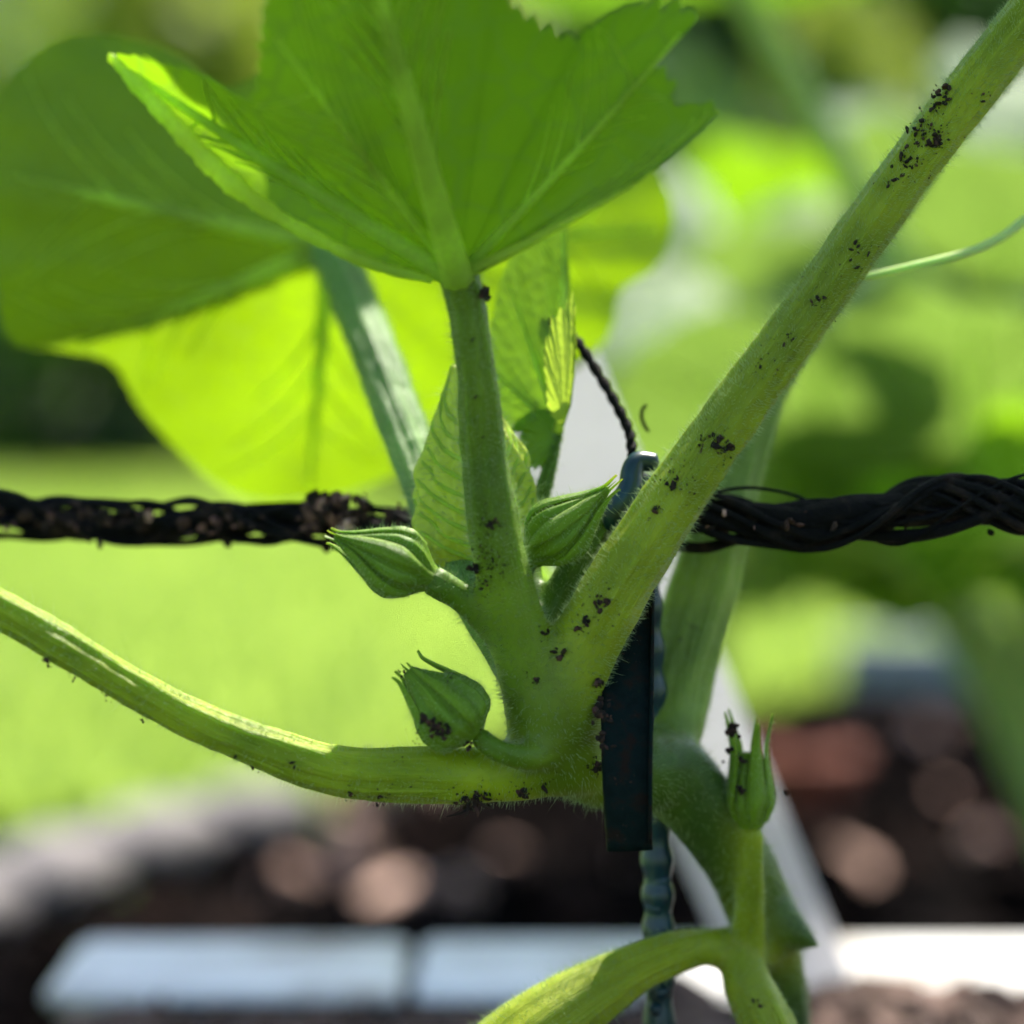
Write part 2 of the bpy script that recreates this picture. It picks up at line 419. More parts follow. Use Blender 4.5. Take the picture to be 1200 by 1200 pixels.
props(grass(60000), 'short sunlit grass blades covering the lawn', 'grass', kind='stuff')

# pale stone edging on the left of the bed: separate rounded stones
def stone(i, p, q, w, h, seed):
    p, q = np.array(p), np.array(q)
    ax = q - p; ln = np.linalg.norm(ax); ax /= ln; sd = np.array([-ax[1], ax[0], 0])
    v, f, nu, nv = [], [], 14, 12
    for a in range(nu + 1):
        u = -1 + 2 * a / nu
        for b in range(nv):
            t = 2 * math.pi * b / nv
            s = (1 - abs(u) ** 5) ** .4
            cy, cz = math.cos(t), math.sin(t)
            e = (abs(cy) ** 4 + abs(cz) ** 4) ** -.25
            n_ = 1 + .08 * mnoise.noise(Vector((u * 2 + seed, cy * 1.5, cz * 1.5)))
            v.append((p + q) / 2 + ax * u * ln / 2 + sd * cy * e * w * s * n_ + np.array([0, 0, .012 + h * .5 + cz * e * h * .5 * s * n_]))
    for a in range(nu):
        for b in range(nv):
            f.append([a * nv + b, a * nv + (b + 1) % nv, (a + 1) * nv + (b + 1) % nv, (a + 1) * nv + b])
    return mesh_obj('edging_stone', np.array(v), f, M['stone'])
st_labels = ['pale edging stone at the left picture border, nearest of the curved row', 'second pale edging stone in the curved row beside the lawn',
             'third pale edging stone in the curved row beside the lawn', 'farthest edging stone of the curved row, below the left petiole']
st_pts = ER[1:6]
for i in range(4):
    a, b = np.array((*st_pts[i], 0.)), np.array((*st_pts[i + 1], 0.))
    props(stone(i, a + (b - a) * .03, b - (b - a) * .03, .024, .032, i * 3.1), st_labels[i], 'edging stone', 'pale stones edging the bed')

# grey green board and terracotta pot on the right
bx0, bx1 = G(985, 850, 0.0), G(1500, 850, 0.0)
o = MB().add(*box((bx0[0], bx0[1], .004), (bx1[0], bx1[1] + .03, .062), .006)).build('edging_board', M['board'])
props(o, 'grey green edging board lying behind the bed at right', 'board')

def pot(base, r0, r1, h):
    t = empty('terracotta_pot', base)
    b = np.array(base)
    def lathe(name, prof):
        n = 40; v = []; f = []
        for (r, z) in prof:
            v += [b + np.array([r * math.cos(6.2832 * j / n), r * math.sin(6.2832 * j / n), z]) for j in range(n)]
        for i in range(len(prof) - 1):
            f += [[i * n + j, i * n + (j + 1) % n, (i + 1) * n + (j + 1) % n, (i + 1) * n + j] for j in range(n)]
        return mesh_obj(name, np.array(v), f, M['terracotta'], t)
    lathe('wall', [(0.001, 0), (r0, 0), (r0 + (r1 - r0) * .5, h * .4), (r1, h * .78), (r1 - .006, h * .78), (r0 - .006, .02), (.001, .02)])
    lathe('rim', [(r1, h * .765), (r1 + .007, h * .77), (r1 + .008, h), (r1 - .004, h + .002), (r1 - .006, h * .78)])
    return t
pb = G(948, 992, .004)
props(pot((pb[0] - .004, pb[1], .005), .017, .023, .048), 'small terracotta pot standing on the dark bed', 'flower pot')

# ------------------------------------------------------------------ white planter the plant grows in
SOILZ = .112
pl = empty('white_planter', (0, .5, 0))
props(pl, 'white plastic raised planter holding the squash plant', 'planter')
zt = SOILZ + .012
RY, RY1 = G(600, 1160, zt)[1], G(600, 1097, zt)[1]
xL, xJ, xR = G(72, 1130, zt)[0], G(482, 1130, zt)[0], .40
MB().add(*box((xL, RY, zt - .0050), (xJ - .0016, RY1, zt), .0026)).build('rail', M['white'], pl)
MB().add(*box((xJ + .0016, RY, zt - .0050), (xR, RY1, zt), .0026)).build('rail', M['white'], pl)
MB().add(*box((xJ - .006, RY + .006, zt - .012), (xJ + .006, RY1 - .006, zt - .0053))).build('connector', M['clip'], pl)
MB().add(*box((xL + .012, RY + .025, .004), (xR, RY + .035, zt - .0052))).build('wall_panel', M['white'], pl)
MB().add(*box((xL + .012, -.2, .004), (xL + .020, RY + .0245, zt - .0052))).build('wall_panel', M['white'], pl)
props(sheet('planter_soil', xL + .0205, .40, -.2, RY + .0245, SOILZ + .001, M['soil'], 60, .003), 'crumbly soil inside the white planter', 'soil', kind='structure')
mb = MB(); k = 0
while k < 2200:
    y = RY - .004 - .30 * random.random() ** 1.3; x = random.uniform(xL + .012, .20)
    r = random.uniform(.0015, .007) * (1.25 if x > .03 else 1)
    mb.add(*lump((x, y - r, SOILZ + .004 + r * .4 + (.003 if x > .03 else 0)), r, 9000 + k, (1.2, 1, .8))); k += 1
props(mb.build('soil_clods', M['clod'], smooth=False), 'pinkish brown clods of soil in front of the white rail', 'soil clods', kind='stuff')

# slanting white stake behind the plant
def strip(name, p, q, w, th, mat, parent=None, label=None):
    p, q = np.array(p), np.array(q)
    ax = q - p; ax /= np.linalg.norm(ax)
    sd = np.cross(ax, FW); sd /= np.linalg.norm(sd); nn = np.cross(ax, sd)
    v, f = [], []
    prof = [(-1, -.6), (-.96, -1), (.96, -1), (1, -.6), (1, .6), (.96, 1), (-.96, 1), (-1, .6)]
    for i in range(9):
        t = i / 8
        for a, b in prof: v.append(p + (q - p) * t + sd * a * w / 2 + nn * b * th / 2)
    for i in range(8):
        f += [[i * 8 + j, i * 8 + (j + 1) % 8, i * 8 + 8 + (j + 1) % 8, i * 8 + 8 + j] for j in range(8)]
    f += [list(range(8))[::-1], [64 + j for j in range(8)]]
    return mesh_obj(name, np.array(v), f, mat, parent, smooth=False)
p0, p1 = W(925, 1135, .478), W(625, 430, .40)
props(strip('garden_label_stake', p0 + (p0 - p1) * .08, p1, .0215, .003, M['white_thin']), 'flat white stake slanting up behind the squash stem', 'stake')

# ------------------------------------------------------------------ background shrubs
def leaf_cloud(name, centre, rad, n, size, mat, parent, seed):
    g = np.random.default_rng(seed)
    nb = 26
    bc = g.normal(size=(nb, 3)); bc /= np.linalg.norm(bc, axis=1)[:, None]
    bc = bc * g.uniform(.45, 1.0, (nb, 1)) * np.array(rad)
    bi = g.integers(0, nb, n)
    q = g.normal(size=(n, 3)); q /= np.linalg.norm(q, axis=1)[:, None]
    p = np.array(centre) + bc[bi] + q * g.uniform(.15, 1, (n, 1)) ** .5 * np.array(rad) * .30
    p[:, 2] = np.maximum(p[:, 2], .04)
    u = g.normal(size=(n, 3)); u[:, 2] -= .4; u /= np.linalg.norm(u, axis=1)[:, None]
    w = np.cross(u, g.normal(size=(n, 3))); w /= np.linalg.norm(w, axis=1)[:, None]
    nn = np.cross(u, w)
    s = (size * g.uniform(.6, 1.3, n))[:, None]
    v = np.stack([p - u * s, p + w * s * .45 + nn * s * .12, p + u * s, p - w * s * .45 + nn * s * .12], 1).reshape(-1, 3)
    i = np.arange(n)[:, None] * 4
    f = (i + np.array([[0, 1, 2]])).tolist() + (i + np.array([[0, 2, 3]])).tolist()
    return mesh_obj(name, v, f, mat, parent, smooth=False)

def shrub(px, d, rx, rz, kind, n, label, size=.05, zc=None, seed=0):
    b = W(px, 430, d); b[2] = 0
    t = empty('shrub', b)
    zc = rz * .95 if zc is None else zc
    leaf_cloud('crown', (b[0], b[1], zc), (rx, rx * .8, rz), n, size, SH[kind], t, 100 + seed)
    g = np.random.default_rng(seed)
    for j in range(4):
        e = b + np.array([g.normal(0, rx * .45), g.normal(0, rx * .3), zc * g.uniform(.8, 1.2)])
        m = (b + e) / 2 + g.normal(0, .05 * rx, 3)
        P = catmull([b + g.normal(0, .02, 3) * (1, 1, 0), m, e], 10)
        mesh_obj('trunk' if j == 0 else 'limb', *tube(P, np.linspace(.018, .005, 10) * (1.3 if j == 0 else .8) * max(1, rz), 7), M['bark'], t)
    props(t, label, 'shrub', 'shrubs behind the lawn')

shrub(150, 13.0, 2.6, 2.0, 2, 6500, 'tall pale green bush far behind at upper left', .09, seed=20)
shrub(640, 14.0, 2.6, 2.1, 1, 6500, 'tall green bush far behind above the middle', .09, seed=21)
shrub(1120, 13.0, 2.6, 2.0, 0, 6500, 'tall dark bush far behind at upper right', .09, seed=22)
shrub(-60, 7.0, 1.3, 1.1, 2, 5200, 'olive green shrub at the far left behind the lawn', .06, seed=1)
shrub(300, 8.5, 1.4, 1.2, 1, 5200, 'mid green shrub seen above the big front leaf at left', .06, seed=2)
shrub(650, 6.5, .8, .9, 2, 3600, 'pale olive shrub above the middle of the front leaf', .05, seed=3)
shrub(890, 4.6, .75, .70, 0, 7000, 'deep green shrub right of the front leaf tip', .045, seed=4)
shrub(1230, 6.5, .9, .9, 1, 4200, 'sunlit green shrub at the upper right corner', .05, seed=5)
shrub(1010, 4.0, .34, .42, 2, 2400, 'small yellow green shrub between the dark shrub and the right petiole', .04, seed=6)
shrub(780, 3.6, .30, .36, 3, 2400, 'bluish green low shrub behind the right lobe of the sunlit leaf', .04, seed=7)
shrub(70, 5.2, .55, .24, 0, 3600, 'low dark shrub at the left end of the lawn', .04, zc=.20, seed=8)
shrub(1180, 2.6, .26, .22, 0, 2400, 'dark low shrub behind the grey board', .035, zc=.2, seed=9)

# ------------------------------------------------------------------ leaves
def resample(P, n):
    Q = np.vstack([P, P[:1]])
    s = np.r_[0, np.cumsum(np.linalg.norm(np.diff(Q, axis=0), axis=1))]
    u = np.linspace(0, s[-1], n, endpoint=False)
    return np.stack([np.interp(u, s, Q[:, c]) for c in range(3)], -1), s

def blade(name, parent, A, ctrl, mat, veins=(), vmat=None, nt=26, ns=420, teeth=(70, .018), curl=0.0, quilt=.03, wav=.015, face=None, sec=3, seed=0, vr=.0011, label=None, jag=.35):
    """leaf blade spread from attachment A to a closed margin; veins are (control index, size)"""
    A = np.asarray(A, float); ctrl = np.asarray(ctrl, float)
    dense = catmull(ctrl, len(ctrl) * 24, True)
    Mg, s = resample(dense, ns)
    tot = s[-1]
    vpos = sorted(s[i * 24] / tot for i, _ in veins)
    cn = np.cross(Mg - A, np.roll(Mg, -1, 0) - A).sum(0); cn /= np.linalg.norm(cn)
    if face is None: face = CAM - A
    if cn @ face < 0: cn = -cn
    g = np.random.default_rng(seed)
    u = np.arange(ns) / ns
    ph = u * teeth[0]; fr = ph - np.floor(ph)
    amp = teeth[1] * (1 + jag * g.normal(size=teeth[0] + 1))[np.floor(ph).astype(int)]
    tooth = amp * (np.where(fr < .7, fr / .7, (1 - fr) / .3) - .5)
    rad = np.linalg.norm(Mg - A, axis=1)
    scale = rad.mean()
    fadesin = np.clip(rad / (scale * .35) - .2, 0, 1)
    def P(su, t, tooth_=None):
        su = su % 1.0
        x = su * ns
        i = np.floor(x).astype(int) % ns; f = (x - np.floor(x))
        m = Mg[i] * (1 - f)[..., None] + Mg[(i + 1) % ns] * f[..., None]
        r = np.linalg.norm(m - A, axis=-1)
        b = np.ones_like(su)
        if len(vpos) > 1:
            vp = np.array(vpos); e = np.r_[vp, vp[0] + 1]
            sx = np.where(su < vp[0], su + 1, su)
            j = np.clip(np.searchsorted(e, sx, side='right') - 1, 0, len(vp) - 1)
            b = np.sin(np.pi * np.clip((sx - e[j]) / (e[j + 1] - e[j] + 1e-9), 0, 1))
        tt = t
        if tooth_ is not None: tt = t * (1 + tooth_ * t ** 6)
        p = A + (m - A) * tt[..., None]
        h = curl * (t * t - t) * scale * 4 * np.clip(r / scale, 0, 1) - quilt * scale * np.sin(np.pi * np.clip(t, 0, 1)) * b
        h = h + wav * scale * t ** 2 * (np.sin(su * 6.283 * 9 + seed) + .7 * np.sin(su * 6.283 * 23 + 2 * seed))
        h = h + .35 * wav * scale * np.sin(t * 21 + su * 50 + seed) * t
        return p + cn * h[..., None]
    ts = np.linspace(0.012, 1, nt) ** .85
    SU, TT = np.meshgrid(u, ts, indexing='ij')
    V = P(SU, TT, (tooth * fadesin)[:, None] * np.ones_like(TT)).reshape(-1, 3)
    f = []
    idx = np.arange(ns * nt).reshape(ns, nt)
    a = idx; b = np.roll(idx, -1, 0)
    q = np.stack([a[:, :-1], b[:, :-1], b[:, 1:], a[:, 1:]], -1).reshape(-1, 4)
    f = q.tolist()
    V = np.vstack([V, A + cn * 0]); c = ns * nt
    f += [[c, int(b[i, 0]), int(a[i, 0])] for i in range(ns)]
    o = mesh_obj(name, V, f, mat, parent)
    if label: o['label'] = label
    vmat = vmat or M['vein']
    for k_, (ci, sz) in enumerate(veins):
        s0 = s[ci * 24] / tot
        t = np.linspace(0.0, .93, 40)
        pts = P(np.full(40, s0), t)
        r = vr * sz * (1 - .82 * t)
        v, fc = tube(pts + cn * (r * .55)[:, None], r, 8)
        stripe = np.zeros((len(v), 3))
        mesh_obj('vein', v, fc, vmat, o)
        mbs = MB(); any_ = False
        gap = min([min((w - s0) % 1.0, (s0 - w) % 1.0) for w in vpos if abs(w - s0) > 1e-6] or [.2])
        ns_ = sec if gap > .075 else 2
        for j in range(ns_):
            for sg in (-1, 1):
                t0 = .22 + .6 * (j + .35 * (sg > 0)) / ns_
                t1 = min(.97, t0 + .42)
                tt = np.linspace(t0, t1, 18)
                near = min([abs(((w - s0) * sg) % 1.0) for w in vpos if abs(w - s0) > 1e-6] or [.2])
                dl = min(near * .48, .055)
                su = s0 + sg * dl * np.linspace(0, 1, 18) ** .85
                pts = P(su, tt)
                r = vr * sz * .30 * (1 - .65 * t0) * np.linspace(1, .3, 18)
                mbs.add(*tube(pts + cn * (r * .7)[:, None], r, 6)); any_ = True
        if any_: mbs.build('side_vein', vmat, o)['kind'] = 'stuff'
    return o

def P3(lst): return [W(*q) for q in lst]

# ------------------------------------------------------------------ the squash plant
BASE = W(935, 1400, .346); BASE[2] = SOILZ
plant = empty('squash_plant', BASE)
props(plant, 'hairy green squash plant with buds and leaf stalks tied to the rope', 'squash plant')

END2 = np.array([.075, .338, .378])
END3, END5 = np.array([-.052, .460, .420]), np.array([.135, .43, .395])
def spec(lst): return [(W(x, y, d), r * K * d) for x, y, d, r in lst]
TUBES = [
 ('stem', 'stem', spec([(628, 770, .312, 40), (640, 825, .312, 52), (657, 868, .314, 53), (710, 898, .321, 50), (760, 903, .326, 52)])),
 ('stem', 'stem_shaded', spec([(745, 900, .325, 52), (785, 908, .328, 49), (842, 972, .333, 43), (886, 1055, .338, 40), (908, 1140, .343, 36), (918, 1240, .346, 34), (935, 1400, .346, 38)])),
 ('petiole', 'petiole_front', spec([(640, 840, .312, 44), (610, 750, .310, 39), (588, 670, .307, 33), (574, 590, .305, 29), (565, 520, .304, 26), (558, 440, .302, 23), (549, 370, .301, 22), (538, 322, .300, 23)])),
 ('petiole', 'petiole', spec([(655, 850, .312, 46), (678, 770, .311, 43), (722, 690, .310, 39), (792, 580, .311, 36), (872, 468, .312, 33), (952, 358, .313, 31), (1040, 234, .314, 30), (1120, 128, .315, 30), (1210, 15, .317, 30), (1300, -95, .319, 30), (1420, -240, .322, 29)]) + [(np.array([.100, .334, .364]), .0030), (END2, .0026)]),
 ('petiole', 'petiole_light', spec([(690, 885, .315, 48), (640, 895, .3135, 40), (580, 907, .312, 35), (500, 908, .310, 33), (400, 904, .308, 29), (300, 873, .306, 26), (200, 830, .305, 23), (100, 772, .303, 22), (0, 713, .302, 22.5), (-120, 640, .300, 23), (-300, 520, .305, 23), (-420, 250, .36, 22)]) + [(np.array([-.085, .44, .36]), .0022), (END3, .0020)]),
 ('petiole', 'petiole_blue', spec([(632, 800, .316, 42), (580, 720, .319, 38), (540, 655, .323, 33), (505, 580, .331, 29), (472, 500, .341, 28), (440, 415, .353, 27), (408, 335, .366, 27), (388, 292, .372, 26)])),
 ('petiole', 'petiole_pale', spec([(765, 915, .330, 40), (785, 850, .335, 40), (803, 770, .338, 40), (824, 690, .340, 42), (850, 600, .342, 34), (876, 525, .344, 26), (902, 455, .346, 22), (950, 375, .348, 22), (1045, 245, .350, 22), (1120, 140, .352, 22), (1200, 45, .354, 22), (1280, -90, .356, 22)]) + [(np.array([.115, .40, .37]), .0024), (END5, .0020)]),
 ('side_branch', 'petiole', spec([(912, 1100, .340, 34), (872, 1112, .335, 27), (820, 1110, .332, 23), (760, 1128, .329, 27), (700, 1160, .327, 36), (620, 1215, .323, 48), (520, 1300, .318, 52)])),
 ('side_branch', 'petiole', spec([(872, 1095, .334, 22), (872, 1140, .331, 28), (898, 1200, .329, 33), (925, 1270, .328, 35)])),
 ('flower_stalk', 'petiole', spec([(878, 1110, .332, 20), (879, 1050, .330, 18), (881, 1000, .3285, 15.5), (880, 968, .328, 15)])),
 ('flower_stalk', 'stem', spec([(585, 745, .311, 22), (548, 706, .309, 19), (515, 684, .308, 20), (505, 678, .308, 20)])),
 ('flower_stalk', 'stem', spec([(655, 880, .3105, 20), (618, 888, .307, 17), (585, 880, .3055, 15), (558, 862, .3065, 15)])),
 ('flower_stalk', 'stem', spec([(640, 760, .318, 18), (608, 700, .316, 16), (612, 668, .3145, 16), (620, 652, .314, 16)])),
 ('flower_stalk', 'stem', spec([(640, 770, .317, 20), (648, 720, .3185, 20), (668, 672, .320, 20), (698, 622, .322, 18), (718, 588, .324, 8)])),
 ('young_leaf_stalk', 'stem', spec([(625, 740, .319, 20), (622, 660, .323, 15), (632, 590, .327, 11), (645, 545, .329, 9), (655, 505, .331, 7)])),
 ('stem_spur', 'stem_shaded', spec([(900, 1070, .337, 34), (934, 1096, .3355, 21), (962, 1110, .335, 4)])),
]
dense = []
mb = MB()
for name, mat, sp in TUBES:
    P = np.array([a for a, _ in sp]); r = np.array([b for _, b in sp])
    L = np.linalg.norm(np.diff(P, axis=0), axis=1).sum()
    n = max(12, int(L / .0011))
    Q = catmull(P, n); rr = np.interp(np.linspace(0, 1, n), np.linspace(0, 1, len(r)), r)
    dense.append((Q, rr))
    mb.add(*tube(Q, rr, 22))
tmp = mb.build('tmp', M['stem'])
md = tmp.modifiers.new('r', 'REMESH'); md.mode = 'VOXEL'; md.voxel_size = .00046; md.use_smooth_shade = True
dg = bpy.context.evaluated_depsgraph_get()
ev = tmp.evaluated_get(dg); me = ev.to_mesh()
nv = len(me.vertices)
V = np.empty(nv * 3); me.vertices.foreach_get('co', V); V = V.reshape(-1, 3)
E = np.empty(len(me.edges) * 2, int); me.edges.foreach_get('vertices', E); E = E.reshape(-1, 2)
FQ = [list(p.vertices) for p in me.polygons]
ev.to_mesh_clear(); bpy.data.objects.remove(tmp)
deg = np.bincount(E.ravel(), minlength=nv)[:, None]
def lap(V, k):
    acc = np.zeros_like(V)
    for c in range(3):
        acc[:, c] = np.bincount(E[:, 0], V[E[:, 1], c], nv) + np.bincount(E[:, 1], V[E[:, 0], c], nv)
    return V + k * (acc / deg - V)
TINT = {'stem': (.066, .140, .005), 'stem_shaded': (.026, .070, .010), 'petiole_front': (.120, .205, .010), 'petiole': (.235, .300, .010), 'petiole_light': (.270, .365, .012), 'petiole_blue': (.110, .235, .045), 'petiole_pale': (.190, .290, .045)}  # lower stem tint is darkened in place of shade
# signed distance of every vertex to every stalk: blend and ownership
own = np.zeros(nv, int); best = np.full(nv, 9.0); second = np.full(nv, 9.0); tacc = np.zeros((nv, 3)); wacc = np.zeros((nv, 1)); stripe = np.zeros((nv, 3)); tang = np.zeros((nv, 3))
for ti, (Q, rr) in enumerate(dense):
    T, U, Vv = frames(Q)
    for c0 in range(0, nv, 8000):
        X = V[c0:c0 + 8000]
        D = np.sqrt(((X[:, None, :] - Q[None]) ** 2).sum(-1)); j = D.argmin(1)
        dd = D[np.arange(len(X)), j] - rr[j]
        sl = slice(c0, c0 + len(X))
        wt_ = np.exp(-np.clip(dd, -.004, .05) / .0016)[:, None]; tacc[sl] += wt_ * np.array(TINT[TUBES[ti][1]]); wacc[sl] += wt_
        bt = best[sl]; better = dd < bt
        second[sl] = np.where(better, bt, np.minimum(second[sl], dd))
        best[sl] = np.where(better, dd, bt)
        own[sl] = np.where(better, ti, own[sl])
        rel = X - Q[j]
        cu, cv = (rel * U[j]).sum(1), (rel * Vv[j]).sum(1); nn = np.sqrt(cu ** 2 + cv ** 2) + 1e-9
        s_ = np.stack([cu / nn, cv / nn, j * .0011], -1)
        stripe[sl] = np.where(better[:, None], s_, stripe[sl]); tang[sl] = np.where(better[:, None], T[j], tang[sl])
near = np.clip(1 - (second - best) / .008, 0, 1)[:, None]
for _ in range(4): V = lap(V, .5)
for _ in range(26): V = lap(V, .5 * near)
tint = tacc / wacc
for _ in range(10): tint = lap(tint, .5)
stripe[:, 2] += own * .7
# vertex normals of the whole surface, kept across the seams
tri = np.array([[q[0], q[1], q[2]] for q in FQ] + [[q[0], q[2], q[3]] for q in FQ if len(q) == 4])
fn = np.cross(V[tri[:, 1]] - V[tri[:, 0]], V[tri[:, 2]] - V[tri[:, 0]])
VN = np.zeros_like(V)
for c in range(3):
    for kx in range(3): VN[:, c] += np.bincount(tri[:, kx], fn[:, c], nv)
VN /= np.linalg.norm(VN, axis=1)[:, None] + 1e-15
bumpy = np.array([.00022 * mnoise.noise(Vector(p * 170)) + .00010 * mnoise.noise(Vector(p * 480)) for p in V])
ridge = .00016 * np.cos(np.arctan2(stripe[:, 1], stripe[:, 0]) * 8 + 1.5 * np.sin(stripe[:, 2] * 60)) * (1 - np.clip(near[:, 0] * 1.6, 0, 1))
V = V + VN * (bumpy + ridge)[:, None]
fn = np.cross(V[tri[:, 1]] - V[tri[:, 0]], V[tri[:, 2]] - V[tri[:, 0]])
VN = np.zeros_like(V)
for c in range(3):
    for kx in range(3): VN[:, c] += np.bincount(tri[:, kx], fn[:, c], nv)
VN /= np.linalg.norm(VN, axis=1)[:, None] + 1e-15
fown = np.array([np.bincount(own[q]).argmax() for q in FQ])
SURF = {}
parts = {}
for ti, (name, mat, _) in enumerate(TUBES):
    fi = np.nonzero(fown == ti)[0]
    if len(fi) == 0: continue
    faces = [FQ[i] for i in fi]
    used = np.unique(np.concatenate([np.array(q) for q in faces]))
    mp = -np.ones(nv, int); mp[used] = np.arange(len(used))
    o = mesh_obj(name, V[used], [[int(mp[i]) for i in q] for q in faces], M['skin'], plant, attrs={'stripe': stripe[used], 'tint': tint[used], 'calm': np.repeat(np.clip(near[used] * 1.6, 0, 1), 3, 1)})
    o.data.normals_split_custom_set_from_vertices(VN[used].tolist())
    parts[ti] = o

# hairs
def hairs(parent, Vt, Nt, Tt, n, lmin, lmax, long_frac=.04, rad=.000035, seed=0, tri_=None):
    g = np.random.default_rng(seed)
    a = np.linalg.norm(np.cross(Vt[tri_[:, 1]] - Vt[tri_[:, 0]], Vt[tri_[:, 2]] - Vt[tri_[:, 0]]), axis=1)
    k_ = g.choice(len(tri_), n, p=a / a.sum())
    b = g.dirichlet((1, 1, 1), n)
    t = tri_[k_]
    p = (Vt[t] * b[..., None]).sum(1); nn = (Nt[t] * b[..., None]).sum(1); tg = (Tt[t] * b[..., None]).sum(1)
    d = nn + tg * g.uniform(-.1, .5, (n, 1)) + g.normal(0, .22, (n, 3)); d /= np.linalg.norm(d, axis=1)[:, None] + 1e-9
    ln = g.uniform(lmin, lmax, n); ln = np.where(g.random(n) < long_frac, ln * g.uniform(1.6, 2.6, n), ln)[:, None]
    u = np.cross(d, g.normal(size=(n, 3))); u /= np.linalg.norm(u, axis=1)[:, None] + 1e-9
    w = np.cross(d, u); r = rad * g.uniform(.8, 1.5, (n, 1))
    v = np.stack([p + u * r, p - u * r * .5 + w * r * .87, p - u * r * .5 - w * r * .87, p + d * ln + u * ln * .1], 1).reshape(-1, 3)
    i = np.arange(n)[:, None] * 4
    f = np.vstack([i + np.array([[0, 1, 3]]), i + np.array([[1, 2, 3]]), i + np.array([[2, 0, 3]])])
    o = mesh_obj('hair', v, f, M['hair'], parent, smooth=False)
    o['kind'] = 'stuff'
    return o

town = own[tri].max(1)
px_, py_, _d = pix(V)
inview = ((px_ > -60) & (px_ < 1260) & (py_ > -60) & (py_ < 1260))[tri].all(1)
for ti, o in parts.items():
    sel = tri[(town == ti) & inview]
    if len(sel) < 20: continue
    area = .5 * np.linalg.norm(np.cross(V[sel[:, 1]] - V[sel[:, 0]], V[sel[:, 2]] - V[sel[:, 0]]), axis=1).sum()
    dens = {0: 3.5, 1: 2, 2: 5, 3: 5, 4: 2.5, 5: 3, 6: 1.5}.get(ti, 3)
    hairs(o, V, VN, tang, int(area * 1e6 * dens), .0004, .0012, .06, .000023, ti, sel)

# ------------------------------------------------------------------ the big leaves
front_c = [(549, 326, .2995), (600, 291, .297), (700, 236, .293), (758, 205, .291), (842, 129, .288), (787, 121, .289), (792, 96, .288), (771, 71, .287), (817, 17, .284), (746, 3, .283),
           (692, 29, .282), (667, 42, .281), (596, 0, .277), (575, -80, .270), (500, -170, .262), (400, -180, .262), (330, -90, .268), (307, 20, .276), (295, 113, .284), (232, 86, .289), (130, 66, .294),
           (205, 148, .295), (288, 228, .296), (430, 308, .299), (524, 330, .300)]
front_leaf = blade('leaf', plant, W(537, 322, .300), P3(front_c), M['leaf'], [(3, .6), (8, .55), (15, 1.45), (17, .5), (20, 1.1)], nt=34, ns=1100, teeth=(96, .028), jag=.8, curl=-.03, quilt=.035, wav=.003, sec=5, seed=2, vr=.0015)
back_c = [(440, 568, .408), (500, 535, .405), (560, 500, .402), (640, 452, .400), (690, 420, .399), (716, 385, .399), (728, 342, .399), (770, 312, .400), (790, 268, .401), (782, 222, .400), (740, 170, .398), (640, 110, .392),
          (480, 70, .386), (330, 80, .381), (262, 102, .380), (205, 62, .378), (130, 42, .377), (55, 52, .375), (0, 108, .374), (-14, 200, .374), (-4, 320, .377), (10, 398, .381), (70, 412, .386), (130, 425, .391),
          (165, 480, .397), (215, 535, .403), (280, 580, .407), (360, 586, .41)]
blade('leaf', plant, W(384, 288, .3735), P3(back_c), M['leaf_back'], [(8, 1), (13, .8), (19, 1.0), (22, 1.1), (27, 1.0)], nt=26, ns=500, teeth=(90, .01), curl=-.03, quilt=.03, wav=.010, sec=3, seed=5, vr=.0016)

# rolled pale margin of the front leaf
fl = front_leaf
P = catmull(P3([(128, 64, .2935), (165, 104, .2935), (205, 147, .294), (245, 190, .2945), (288, 228, .295), (350, 268, .2965), (430, 307, .2985), (505, 328, .2995)]), 70)
rr = np.interp(np.linspace(0, 1, 70), [0, .1, .3, .5, .65, .85, 1], [3, 9, 11, 13, 9, 8, 5]) * K * .295
rr = rr * (1 + .10 * np.sin(np.arange(70) * .9) + .08 * np.sin(np.arange(70) * 2.3))
mesh_obj('rolled_margin', *tube(P, rr, 12), M['vein'], fl)

